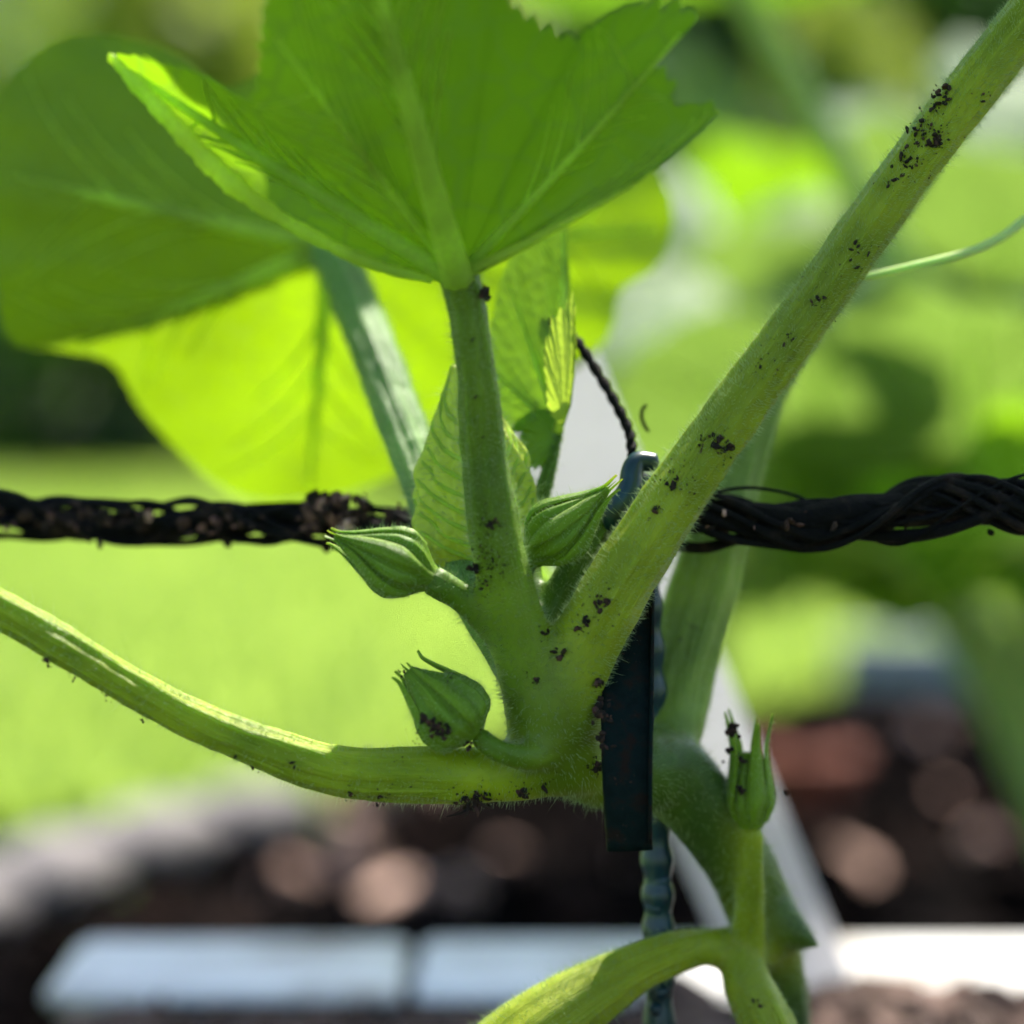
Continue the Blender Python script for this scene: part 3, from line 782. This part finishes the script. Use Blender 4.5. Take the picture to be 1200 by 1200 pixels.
# young folded leaves in the crown
def folded_leaf():
    ax = catmull(P3([(566, 668, .321), (561, 630, .3215), (558, 585, .322), (553, 535, .3225), (544, 485, .3235), (533, 428, .325)]), 60)
    rr = np.interp(np.linspace(0, 1, 60), [0, .1, .2, .38, .55, .7, .82, .92, 1], [32, 58, 68, 71, 65, 50, 32, 16, 2]) * K * .322
    rr = np.convolve(np.pad(rr, 3, mode='edge'), np.ones(7) / 7, 'valid')
    T_, U_, V_ = frames(ax)
    v, n = [], 90
    right = np.array([1.0, 0, 0]); 
    for i in range(60):
        back = np.cross(T_[i], right); back /= np.linalg.norm(back); sd = np.cross(back, T_[i])
        for j in range(n):
            th = 6.28318 * j / n
            k1 = 1 + .045 * math.sin(11 * th + i * .42) + .03 * math.sin(9 * th - i * .30) + .02 * mnoise.noise(Vector((math.cos(th) * 4, math.sin(th) * 4, i * .25)))
            k1 *= 1 + .10 * math.exp(-((th - 3.5) / .12) ** 2)          # the folded margin
            v.append(ax[i] + (sd * math.cos(th) * 1.0 + back * math.sin(th) * .55) * rr[i] * k1)
    f = [[i * n + j, i * n + (j + 1) % n, (i + 1) * n + (j + 1) % n, (i + 1) * n + j] for i in range(59) for j in range(n)] + [[59 * n + j for j in range(n)], list(range(n))[::-1]]
    v = np.array(v)
    o = mesh_obj('young_leaf', v, f, M['leaf_new'], plant)
    o['label'] = 'plump yellow green folded new leaf behind the front stalk'
    c = np.repeat(ax, n, 0); nn = v - c; nn /= np.linalg.norm(nn, axis=1)[:, None] + 1e-12
    tr = np.array([[q[0], q[1], q[2]] for q in f[:-2]])
    for sgn in (-1, 1):
        for q in range(9):
            i0 = 2 + q * 5
            ii = np.minimum(i0 + np.linspace(0, 20, 24), 58.9); tj = (1.5 + sgn * .52 * np.linspace(0, 1, 24) ** .8) * math.pi / (2 * math.pi) * n
            a_ = np.round(ii).astype(int); b_ = np.round(tj).astype(int) % n
            pts = v[a_ * n + b_]
            pts = np.stack([np.convolve(np.pad(pts[:, c_], 2, mode='edge'), np.ones(5) / 5, 'valid') for c_ in range(3)], -1)
            mesh_obj('vein', *tube(pts, np.linspace(.00038, .00012, 24), 6), M['vein'], o)
    hairs(o, v, nn, np.repeat(T_, n, 0), 2600, .0006, .0015, .08, .000024, 77, tr)
folded_leaf()
ya = [(662, 470, .333), (665, 400, .335), (667, 340, .337), (666, 300, .338), (660, 256, .339), (630, 262, .340), (605, 288, .341), (591, 317, .342), (577, 367, .342), (571, 430, .341), (577, 480, .339), (589, 506, .337), (612, 488, .335), (632, 478, .334), (646, 500, .332)]
yl = blade('young_leaf', plant, W(655, 508, .331), P3(ya), M['leaf_young'], [(4, 1.0), (7, .6), (9, .6)], nt=30, ns=420, teeth=(64, .022), curl=.02, quilt=.03, wav=.004, sec=5, seed=11, vr=.0009, label='serrated young leaf standing behind the front stalk')
blade('leaf_fold', yl, W(661, 500, .3285), P3([(668, 477, .3285), (674, 419, .328), (672, 351, .328), (660, 362, .327), (647, 374, .3265), (637, 416, .326), (639, 442, .3262), (642, 477, .327), (652, 492, .328)]), M['leaf_edge'], (), nt=20, ns=240, teeth=(24, .09), curl=-.10, wav=.014, seed=13)
blade('leaf_fold', yl, W(653, 513, .330), P3([(650, 482, .331), (622, 486, .331), (606, 520, .330), (608, 537, .329), (620, 548, .3285), (637, 546, .3285), (652, 528, .3295)]), M['leaf_young'], (), nt=20, ns=240, teeth=(22, .09), curl=-.10, wav=.05, seed=14)

# leaves added above the picture on these stalks for shade
def flat_leaf(name, parent, A, nrm, tip, r, mat, seed=0, asp=1.0,  lobes=.10, cup=.12, veins=True, ns=300, nt=16, sec=2, vr=.0016, teeth=(60, .02), label=None):
    A = np.asarray(A, float); n = np.array(nrm, float); n /= np.linalg.norm(n)
    y = np.array(tip, float); y -= n * (y @ n); y /= np.linalg.norm(y); x = np.cross(y, n)
    g = np.random.default_rng(seed)
    c = []
    for i in range(24):
        a = -math.pi + (i + .5) / 24 * 2 * math.pi      # 0 = tip, +-pi = sinus at the stalk
        rr = r * (1 + lobes * math.cos(5 * a)) * (1 - .55 * max(0, (abs(a) - 2.5) / .64) ** 1.5) * (1.08 - .12 * abs(a) / math.pi) * g.uniform(.96, 1.04)
        h = cup * r * (rr / r) ** 2 * (1 + .5 * g.normal() * .6)
        c.append(A + (x * math.sin(a) * asp + y * math.cos(a)) * rr + n * h)
    vv = [(4, .7), (7, .9), (12, 1.2), (16, .9), (19, .7)] if veins else ()
    return blade(name, parent, A, c, mat, vv, nt=nt, ns=ns, teeth=teeth, curl=.03, quilt=.05, wav=.02, face=-n, sec=sec, seed=seed, vr=vr, label=label)

# ------------------------------------------------------------------ flower buds
def bud(base, tip, rmax, prof, opens, seed, label, width=.52, twist=.25, ext=.06, z0=.22, body_top=1.0, roll=0.0):
    base, tip = np.asarray(base), np.asarray(tip)
    ax = tip - base; ln = np.linalg.norm(ax); ax = ax / ln
    side = np.cross(ax, FW); side /= np.linalg.norm(side); dep = np.cross(ax, side)   # theta 0 = image side, 90 deg = depth
    pz, pr = zip(*prof)
    g = np.random.default_rng(seed)
    def prad(z): return np.interp(z, pz, pr) * rmax
    def pt(z, th, r): return base + ax * z * ln + (side * math.cos(th) + dep * math.sin(th)) * r
    zs = np.linspace(0, body_top, 44); nth = 60
    zz = np.linspace(0, 1, 200); sm = np.convolve(np.pad(prad(zz), 8, mode='edge'), np.ones(17) / 17, 'valid')
    rad = lambda z: np.interp(z, zz, sm)
    v = []
    for z in zs:
        for j in range(nth):
            th = 6.28318 * j / nth
            r = rad(z) * (1 + .13 * math.cos(10 * (th - twist * z)) * math.sin(math.pi * min(1, z)) + .03 * math.cos(5 * (th - twist * z)))
            v.append(pt(z, th + roll, r))
    f = [[i * nth + j, i * nth + (j + 1) % nth, (i + 1) * nth + (j + 1) % nth, (i + 1) * nth + j] for i in range(43) for j in range(nth)]
    f.append([43 * nth + j for j in range(nth)])
    stripe_ = np.array([[math.cos(6.28318 * (k % nth) / nth) * 1.6, math.sin(6.28318 * (k % nth) / nth) * 1.6, (k // nth) * .0003] for k in range(len(v))])
    b = mesh_obj('flower_bud', np.array(v), f, M['bud'], plant, attrs={'stripe': stripe_})
    b['label'] = label
    allv, alln, allt, alltri, off = [], [], [], [], 0
    for k_, op in enumerate(opens):
        th0 = 6.28318 * k_ / len(opens) + g.normal(0, .08) + roll
        rows = 26; cols = 7; vv = []
        e = ext * g.uniform(.6, 1.4)
        for i in range(rows):
            q = i / (rows - 1); z = z0 + (1 + e - z0) * q
            hw = width * (1 - q ** 2.2) * (.35 + .65 * min(1, q * 4)) + .02
            r0 = float(rad(min(z, 1.0)))
            lift = op * rmax * max(0, q - .12) ** 1.6 * 1.6
            for lay in (0, 1):
                for c in range(cols):
                    s = -1 + 2 * c / (cols - 1)
                    rr = r0 * 1.02 + lift + rmax * (.10 * (1 - s * s) * (1 - .6 * q) + .015) * (1 if lay == 0 else -.1) + (0 if lay == 0 else -.02 * rmax)
                    th = th0 + twist * z + s * hw * (rmax / max(r0 + lift, rmax * .38)) * .75
                    vv.append(pt(z, th, max(rr, .00004)))
        ff = []
        for i in range(rows - 1):
            for c in range(cols - 1):
                a0 = i * 2 * cols + c; ff.append([a0, a0 + 1, a0 + 1 + 2 * cols, a0 + 2 * cols])
                a1 = a0 + cols; ff.append([a1 + 1, a1, a1 + 2 * cols, a1 + 1 + 2 * cols])
            for c, o_ in ((0, 1), (cols - 1, -1)):
                a0 = i * 2 * cols + c; q4 = [a0, a0 + 2 * cols, a0 + 3 * cols, a0 + cols]
                ff.append(q4 if o_ > 0 else q4[::-1])
        vv = np.array(vv)
        mesh_obj('sepal', vv, ff, M['sepal'], b, attrs={'stripe': np.c_[np.tile(np.linspace(-2, 2, cols), rows * 2), np.full(len(vv), k_ * 3.), np.repeat(np.arange(rows * 2), cols) * .0004]})
        outer = np.array([[i * 2 * cols + c, i * 2 * cols + c + 1, (i + 1) * 2 * cols + c] for i in range(rows - 1) for c in range(cols - 1)])
        allv.append(vv); alltri.append(outer + off); off += len(vv)
        ctr = base + ax * ((vv - base) @ ax)[:, None]
        nn = vv - ctr; nn /= np.linalg.norm(nn, axis=1)[:, None] + 1e-9
        alln.append(nn); allt.append(np.tile(ax, (len(vv), 1)))
    vb = np.array(v); ctr = base + ax * ((vb - base) @ ax)[:, None]
    nb = vb - ctr; nb /= np.linalg.norm(nb, axis=1)[:, None] + 1e-9
    tb = np.array([[q[0], q[1], q[2]] for q in f[:-1]])
    allv.append(vb); alln.append(nb); allt.append(np.tile(ax, (len(vb), 1))); alltri.append(tb + off)
    hairs(b, np.vstack(allv), np.vstack(alln), np.vstack(allt), 1700, .0004, .0009, .05, .000024, seed, np.vstack(alltri))
    return b

full = [(0, .34), (.10, .45), (.22, .8), (.36, 1.0), (.50, .93), (.65, .68), (.8, .38), (.92, .17), (1, .07)]
bud(W(512, 682, .308), W(392, 628, .306), 40 * K * .307, full, [.06, 0.02, .05, 0.02, .18], 1, 'closed green bud pointing left beside the front stalk', roll=.5, width=.36)
bud(W(616, 658, .314), W(713, 572, .310), 38 * K * .312, full, [.03, .14, .04, .10, .03], 2, 'closed green bud pointing up right between the two big stalks', roll=1.2, width=.36, ext=.12)
fat = [(0, .3), (.06, .62), (.16, .95), (.34, 1.0), (.52, .86), (.70, .60), (.86, .36), (1, .16)]
bud(W(556, 864, .3065), W(478, 786, .3065), 44 * K * .3065, fat, [.34, .05, .06, .30, .05], 3, 'opening green bud with spread sepals above the left stalk', roll=3.25, width=.27, ext=.10, z0=.08, body_top=1.0)
slim = [(0, .42), (.12, .62), (.28, .85), (.45, .80), (.62, .66), (.8, .5), (1, .36)]
bud(W(880, 970, .328), W(878, 872, .328), 31 * K * .328, slim, [.55, .35, .40, .30, .45], 4, 'small withered bud with long upright sepals on the lower right stalk', roll=.25, width=.50, ext=.40, z0=.08, body_top=.9)

# ------------------------------------------------------------------ tendril
P = catmull(P3([(985, 322, .331), (1010, 325, .331), (1070, 312, .331), (1130, 297, .332), (1170, 280, .333), (1210, 252, .334), (1290, 200, .336)]), 50)
mesh_obj('tendril', *tube(P, np.linspace(4.2, 6.2, 50) * K * .332, 8), M['tendril'], plant)

# ------------------------------------------------------------------ soil crumbs stuck to the plant
vx, vy, vd = pix(V)
def on_stem(x, y):
    m = np.nonzero((abs(vx - x) < 5) & (abs(vy - y) < 5))[0]
    if len(m) == 0: return None
    dd = vd[m].min()
    return W(x, y, dd) if dd < .325 or x > 760 else None
mb = MB(); g = np.random.default_rng(3); cnt = 0
clusters = [(1085, 150, 26, 26, 3.6), (1105, 112, 9, 8, 4.6), (1062, 188, 16, 12, 3.6), (1100, 165, 12, 10, 4), (1005, 297, 14, 7, 3.4), (955, 350, 12, 6, 2.6), (922, 398, 8, 5, 3), (900, 430, 14, 6, 2.4), (838, 517, 12, 12, 4.2), (852, 525, 5, 5, 4.4),
            (787, 566, 6, 5, 4.8), (795, 560, 26, 16, 1.7), (768, 600, 8, 4, 3), (700, 706, 13, 14, 4), (682, 732, 8, 8, 4.2), (657, 766, 7, 6, 4), (628, 798, 4, 5, 4), (1150, 112, 6, 3, 3.4), (1043, 212, 8, 4, 3),
            (572, 618, 9, 9, 2.8), (582, 612, 5, 4, 3), (557, 668, 7, 14, 3.2), (572, 660, 22, 22, 1.7), (565, 690, 14, 12, 2.0), (585, 655, 14, 8, 1.5), (566, 342, 7, 14, 4.2), (554, 398, 2, 2, 2.4), (557, 466, 2, 2, 2.4), (566, 512, 2, 1, 2),
            (55, 782, 5, 5, 3.6), (85, 795, 10, 4, 1.8), (124, 822, 3, 3, 2.2), (168, 846, 3, 2, 2.2), (275, 886, 2, 3, 2.2), (342, 896, 5, 4, 2.6), (296, 907, 3, 2, 2), (410, 930, 4, 4, 2.2), (445, 938, 8, 6, 2.6), (470, 905, 80, 6, 1.5),
            (553, 940, 14, 20, 4.0), (535, 948, 10, 8, 2.6), (570, 936, 9, 8, 3.2), (612, 930, 7, 10, 3.8), (636, 922, 9, 5, 2.4), (700, 800, 5, 10, 4.2), (702, 900, 6, 12, 4.0), (887, 1177, 8, 4, 2.6), (810, 745, 22, 6, 1.6), (640, 740, 6, 5, 2.6)]
clusters += [(x, y, sp * 1.7 + 4, n * 2, max(1.0, r * .34)) for (x, y, sp, n, r) in clusters]
for (x, y, sp, n, r) in clusters:
    for _ in range(n):
        dx, dy = g.normal(0, sp * .5, 2)
        p = on_stem(x + dx, y + dy)
        if p is None: p = on_stem(x + dx * .3, y + dy * .3)
        if p is None:
            for st_ in range(2, 30, 2):
                p = on_stem(x + dx * .5, y - st_)
                if p is not None:
                    q_ = on_stem(x + dx * .5, y - st_ - 5)
                    p = p if q_ is None else q_
                    break
            if p is None: continue
            p = p - UP * (abs(dy) * .12 * K * .31)
        rr = r * 1.15 * g.uniform(.3, 1.0) * K * .312
        mb.add(*lump(p - FW * rr * .2, rr, 50000 + cnt, (g.uniform(.6, 1.9), 1, .6))); cnt += 1
# crumbs on the opening bud and a few hanging bits
for (x, y, sp, n, r, d) in [(498, 843, 9, 22, 5.0, .3012), (516, 857, 13, 26, 4.2, .3012), (488, 866, 16, 10, 1.8, .3025), (548, 872, 5, 7, 3.2, .304), (563, 854, 2, 2, 3, .305), (525, 879, 1, 1, 3.2, .306), (528, 798, 5, 5, 2.2, .302), (472, 788, 4, 6, 2.4, .3055),
                            (858, 855, 7, 30, 4.4, .325), (855, 880, 3, 12, 3.2, .325), (868, 925, 5, 22, 3.0, .3235), (870, 890, 6, 14, 3.0, .3235), (922, 930, 3, 3, 3.4, .326), (848, 893, 2, 3, 2.5, .326)]:
    for _ in range(n):
        dx, dy = g.normal(0, sp * .5, 2)
        rr = r * g.uniform(.35, 1) * K * d
        mb.add(*lump(W(x + dx, y + dy, d), rr, 70000 + cnt, (1, 1, .8))); cnt += 1
for (x0, y0, x1, y1) in [(553, 945, 523, 957), (560, 940, 578, 948), (548, 942, 544, 958), (556, 944, 560, 957), (636, 922, 641, 930), (812, 540, 824, 520)]:
    P = catmull([W(x0, y0, .309), W((x0 + x1) / 2 + 2, (y0 + y1) / 2 + 2, .308), W(x1, y1, .308)], 8)
    mb.add(*tube(P, np.linspace(2.6, .8, 8) * K * .31, 5))
props(mb.build('soil_crumbs', M['crumb'], smooth=False), 'dark crumbs of soil sticking to the hairy stalks and buds', 'soil crumbs', kind='stuff')

# ------------------------------------------------------------------ twisted rope
rope = empty('twisted_rope', W(600, 612, .334))
props(rope, 'black twisted twine rope stretched level behind the squash stems', 'rope')
axis = catmull(P3([(-330, 606, .355), (-150, 606, .352), (50, 608, .348), (250, 612, .344), (450, 620, .340), (640, 618, .336), (760, 612, .331), (850, 606, .328), (980, 604, .326), (1100, 597, .325), (1220, 592, .324), (1400, 586, .323), (1600, 580, .322)]), 520)
T, U, Vv = frames(axis)
arc = np.r_[0, np.cumsum(np.linalg.norm(np.diff(axis, axis=0), axis=1))]
g = np.random.default_rng(21)
for k_ in range(20):
    tw = g.choice([1, 1, -1]) * g.uniform(115, 210)
    ph0 = g.uniform(0, 6.28)
    lf = np.array([mnoise.noise(Vector((a * 45, k_ * 7.3, 0))) for a in arc])
    lf2 = np.array([mnoise.noise(Vector((a * 130, k_ * 3.1, 5))) for a in arc])
    Rr = .0029 * (1 + .30 * lf + .16 * lf2) * g.uniform(.55, 1.25)
    if k_ > 15: Rr = Rr * 1.15
    if k_ < 4: Rr = Rr * .45
    an = ph0 + arc * tw + 1.2 * lf
    thin = np.interp(pix(axis)[0], [300, 700, 900], [.85, 1.0, 1.1])
    P = axis + (U * np.cos(an)[:, None] + Vv * np.sin(an)[:, None]) * (Rr * thin)[:, None]
    rr = g.uniform(.0004, .0010) * (1 + .25 * lf2)
    if k_ > 15: rr = rr * .6
    if k_ < 4: rr = rr * np.interp(pix(axis)[0], [420, 800], [.9, 2.0])
    rr = np.broadcast_to(rr, len(axis)) * np.interp(pix(axis)[0], [420, 800], [.85, 1.0])
    mesh_obj('strand', *tube(P, rr, 8), M['rope'], rope)
mb = MB()
for k_ in range(170):
    x = g.choice([g.uniform(-40, 60), g.uniform(80, 180), g.uniform(210, 320), g.uniform(340, 470), g.uniform(360, 430), g.uniform(820, 1000)], p=[.14, .14, .16, .22, .28, .06])
    y = 608 + g.normal(0, 9) + (-22 if 360 < x < 430 and g.random() < .6 else 0) + (6 if x > 200 else 0)
    d = float(np.interp(x, [0, 500, 850, 1000], [.345, .337, .324, .323])) - .0015
    rr = g.uniform(1.5, 7.5) * K * d * (1.5 if 360 < x < 430 else 1)
    mb.add(*lump(W(x, y, d), rr, 90000 + k_, (1.3, 1, .5)))
o = mb.build('dry_litter', M['litter'], rope, smooth=False); o['kind'] = 'stuff'; o['label'] = 'brown and pale dry plant litter caught in the rope'
mb = MB()
for k_ in range(80):
    x = g.choice([g.uniform(840, 1210), g.uniform(840, 1210), g.uniform(-40, 480)]); y = np.interp(x, [0, 480, 850, 1200], [612, 620, 612, 598]) + g.normal(0, 7) + (5 if g.random() < .3 else 0)
    d = float(np.interp(x, [0, 500, 850, 1200], [.347, .339, .3265, .324]))
    mb.add(*lump(W(x, y, d), g.uniform(4, 11) * K * d, 95000 + k_))
mb.add(*lump(W(1161, 624, .324), 4.5 * K * .324, 95999))
mb.build('dirt', M['crumb'], rope, smooth=False)['kind'] = 'stuff'

# ------------------------------------------------------------------ green garden stake, clip and wire
gs = empty('garden_stake', W(772, 1300, .335) * (1, 1, 0) + np.array([0, 0, SOILZ]))
props(gs, 'thin teal plastic coated garden stake with nubs under the dark clip', 'garden stake')
pts = P3([(752, 560, .330), (757, 700, .331), (764, 850, .333), (770, 1000, .334), (772, 1130, .335), (774, 1330, .336)])
P = catmull(pts, 120); hs = np.linspace(0, 1, 120)
rr = 18 * K * .333 * (1 + .12 * np.sin(hs * 95))
mesh_obj('pole', *tube(P, rr, 14), M['teal'], gs)
for (x, y, s) in [(786, 1030, 9), (757, 1062, 8), (784, 1092, 8), (758, 1002, 7), (785, 1160, 9), (760, 1180, 8)]:
    c = W(x, y, .333)
    a = W(771, y + 3, .3335)
    Q = catmull([a, (a + c) / 2, c], 8)
    mesh_obj('nub', *tube(Q, np.array([1.2, 1.15, 1.1, 1, .9, .75, .5, .2]) * s * K * .333, 8), M['teal'], gs)

clip = empty('plant_clip', W(735, 840, .318))
props(clip, 'dark green plastic plant clip with a long strap pinning the stem', 'plant clip')
def ribbon(name, pts, w, th, mat, parent):
    P = catmull([q[:3] for q in pts], 40) ; w = np.interp(np.linspace(0, 1, 40), np.linspace(0, 1, len(w)), w)
    T_, _, _ = frames(P); sd = np.cross(T_, FW); sd /= np.linalg.norm(sd, axis=1)[:, None]; nn = np.cross(T_, sd)
    prof = [(-1, -.4), (-.93, -.85), (-.8, -1), (.8, -1), (.93, -.85), (1, -.4), (1, .4), (.93, .85), (.8, 1), (-.8, 1), (-.93, .85), (-1, .4)]
    n = len(prof); v = []
    gg = np.random.default_rng(4)
    for i in range(40):
        for a, b in prof: v.append(P[i] + sd[i] * a * w[i] / 2 * (1 + .012 * gg.normal()) + nn[i] * b * th / 2)
    f = [[i * n + j, i * n + (j + 1) % n, (i + 1) * n + (j + 1) % n, (i + 1) * n + j] for i in range(39) for j in range(n)]
    f += [list(range(n))[::-1], [39 * n + j for j in range(n)]]
    return mesh_obj(name, np.array(v), f, mat, parent)
ribbon('strap', P3([(742, 625, .3200), (739, 680, .3190), (736, 760, .3145), (735, 840, .3080), (735, 920, .3050), (738, 996, .3050)]), np.array([50, 56, 60, 60, 56, 52]) * K * .315, .0021, M['clip'], clip)
ribbon('rim', P3([(765, 690, .3175), (764, 760, .3130), (763, 840, .3067), (762, 920, .3037), (762, 988, .3037)]), np.array([4, 5, 5, 5, 4]) * K * .315, .0014, M['clip'], clip)
hook = catmull(P3([(768, 542, .322), (748, 541, .3215), (741, 552, .321), (738, 572, .3205), (727, 590, .320), (719, 607, .3205), (724, 622, .322), (745, 640, .323)]), 40)
mesh_obj('hook', *tube(hook, np.array([11 + 3 * math.sin(i / 39 * 3.14) for i in range(40)]) * K * .32, 12), M['teal'], clip)
mb = MB()
for k_ in range(150):
    u = g.random()
    x = 706 + abs(g.normal(0, 7)) * (1 if g.random() < .7 else -.6) if u < .6 else g.uniform(712, 758); y = g.uniform(765, 880) if u < .6 else g.uniform(760, 985)
    d = float(np.interp(y, [680, 760, 840, 920, 996], [.3190, .3145, .3080, .3050, .3050])) - .0011
    mb.add(*lump(W(x, y, d), g.uniform(1.2, 6.0 if u < .6 else 2.2) * K * d, 97000 + k_, (1, 1, .6)))
o = mb.build('dirt', M['crumb'], clip, smooth=False); o['kind'] = 'stuff'
wire = catmull(P3([(640, 372, .338), (662, 388, .335), (678, 402, .333), (700, 436, .331), (722, 474, .329), (737, 505, .3275), (741, 532, .326), (743, 560, .325), (748, 610, .326)]), 110)
tw_ = np.arange(110)
wt = empty('twisted_wire', W(743, 560, .325))
props(wt, 'black twisted wire tie rising from the teal hook', 'wire')
Tw, Uw, Vw = frames(wire)
for s in (0, 1):
    a = tw_ * .5 + s * math.pi
    mesh_obj('strand', *tube(wire + (Uw * np.cos(a)[:, None] + Vw * np.sin(a)[:, None]) * 2.6 * K * .33, 4.2 * K * .33, 7), M['rope'], wt)
P = catmull(P3([(758, 474, .334), (753, 480, .334), (752, 490, .334), (756, 500, .334), (761, 507, .334)]), 14)
props(mesh_obj('wire_curl', *tube(P, np.array([.8] + [2.4] * 11 + [1.6, .7]) * K * .334, 6), M['rope']), 'tiny loose curl of dark wire beside the twisted tie', 'wire')

# ------------------------------------------------------------------ leaves added out of the picture, mostly to shade the crown
flat_leaf('leaf', plant, END2, (.05, .05, 1), (-1, -.04, .05), .086, M['leaf_top'], seed=61, asp=.60, cup=.05, lobes=.05)
flat_leaf('leaf', plant, END3, (.05, .05, 1), (1, .02, .05), .078, M['leaf_top'], seed=62, asp=.36, cup=.05, lobes=.05)
flat_leaf('leaf', plant, END5, (.1, .1, 1), (.7, .5, .1), .06, M['leaf_top'], seed=63, cup=.05)
# ------------------------------------------------------------------ neighbouring squash plants
def neighbour(base, leaves, label, seed, mats):
    t = empty('squash_plant', base)
    props(t, label, 'squash plant', 'neighbouring squash plants')
    b = np.array(base)
    for i, (px, py, d, r, nrm, tip, mk) in enumerate(leaves):
        A = W(px, py, d)
        flat_leaf('leaf', t, A, nrm, tip, r, M[mk], seed=seed + i, ns=160, nt=10, sec=2, vr=.0022, teeth=(40, .03))
        m = (A + b) / 2 + np.array([0, .02, .05 * (1 + .3 * math.sin(i))])
        P = catmull([b, m, A], 24)
        v, f = tube(P, np.linspace(.007, .004, 24), 9)
        mesh_obj('petiole', v, f, M['petiole_pale'], t)
    return t
nb1 = (.22, .80, .004)
neighbour(nb1, [
    (1060, 320, .86, .070, (.1, .62, .8), (.2, -.3, -.7), 'leaf_bg'),
    (1175, 380, .80, .062, (.2, .6, .8), (.4, -.3, -.6), 'leaf_bg'),
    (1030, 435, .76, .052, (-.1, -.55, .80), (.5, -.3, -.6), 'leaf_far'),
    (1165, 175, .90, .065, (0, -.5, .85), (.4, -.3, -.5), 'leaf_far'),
    (1140, 520, .68, .062, (.1, .6, .8), (.5, -.2, -.5), 'leaf_bg'),
    (960, 545, .72, .070, (-.1, .6, .78), (-.4, -.1, -.5), 'leaf_bg'),
    (1045, 640, .70, .034, (.1, .7, .6), (.15, 0, -.8), 'leaf_back'),
    (1190, 620, .64, .040, (.2, .6, .7), (.4, 0, -.6), 'leaf'),
    (880, 640, .84, .050, (-.1, .6, .7), (.1, 0, -.8), 'leaf_bg'),
    (850, -45, .640, .092, (.0, .1, 1), (-1, 0, 0), 'leaf_top'),  # added leaf above the view, placed to shade the white rail
], 'large leaved squash plant with sunlit leaves right of the stem', 300, M)
nb2 = (.10, 1.25, .004)
neighbour(nb2, [
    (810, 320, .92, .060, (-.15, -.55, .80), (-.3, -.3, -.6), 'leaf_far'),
    (900, 330, 1.15, .085, (.1, .5, .85), (.3, -.4, -.3), 'leaf'),
    (790, 415, .98, .060, (.0, .6, .8), (.2, -.3, -.6), 'leaf_bg'),
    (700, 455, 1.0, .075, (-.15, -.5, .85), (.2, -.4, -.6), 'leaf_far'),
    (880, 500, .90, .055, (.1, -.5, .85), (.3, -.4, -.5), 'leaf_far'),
    (800, 600, 1.1, .080, (.0, .6, .7), (-.2, -.2, -.6), 'leaf'),
], 'squash plant farther back between the stem and the dark shrub', 340, M)
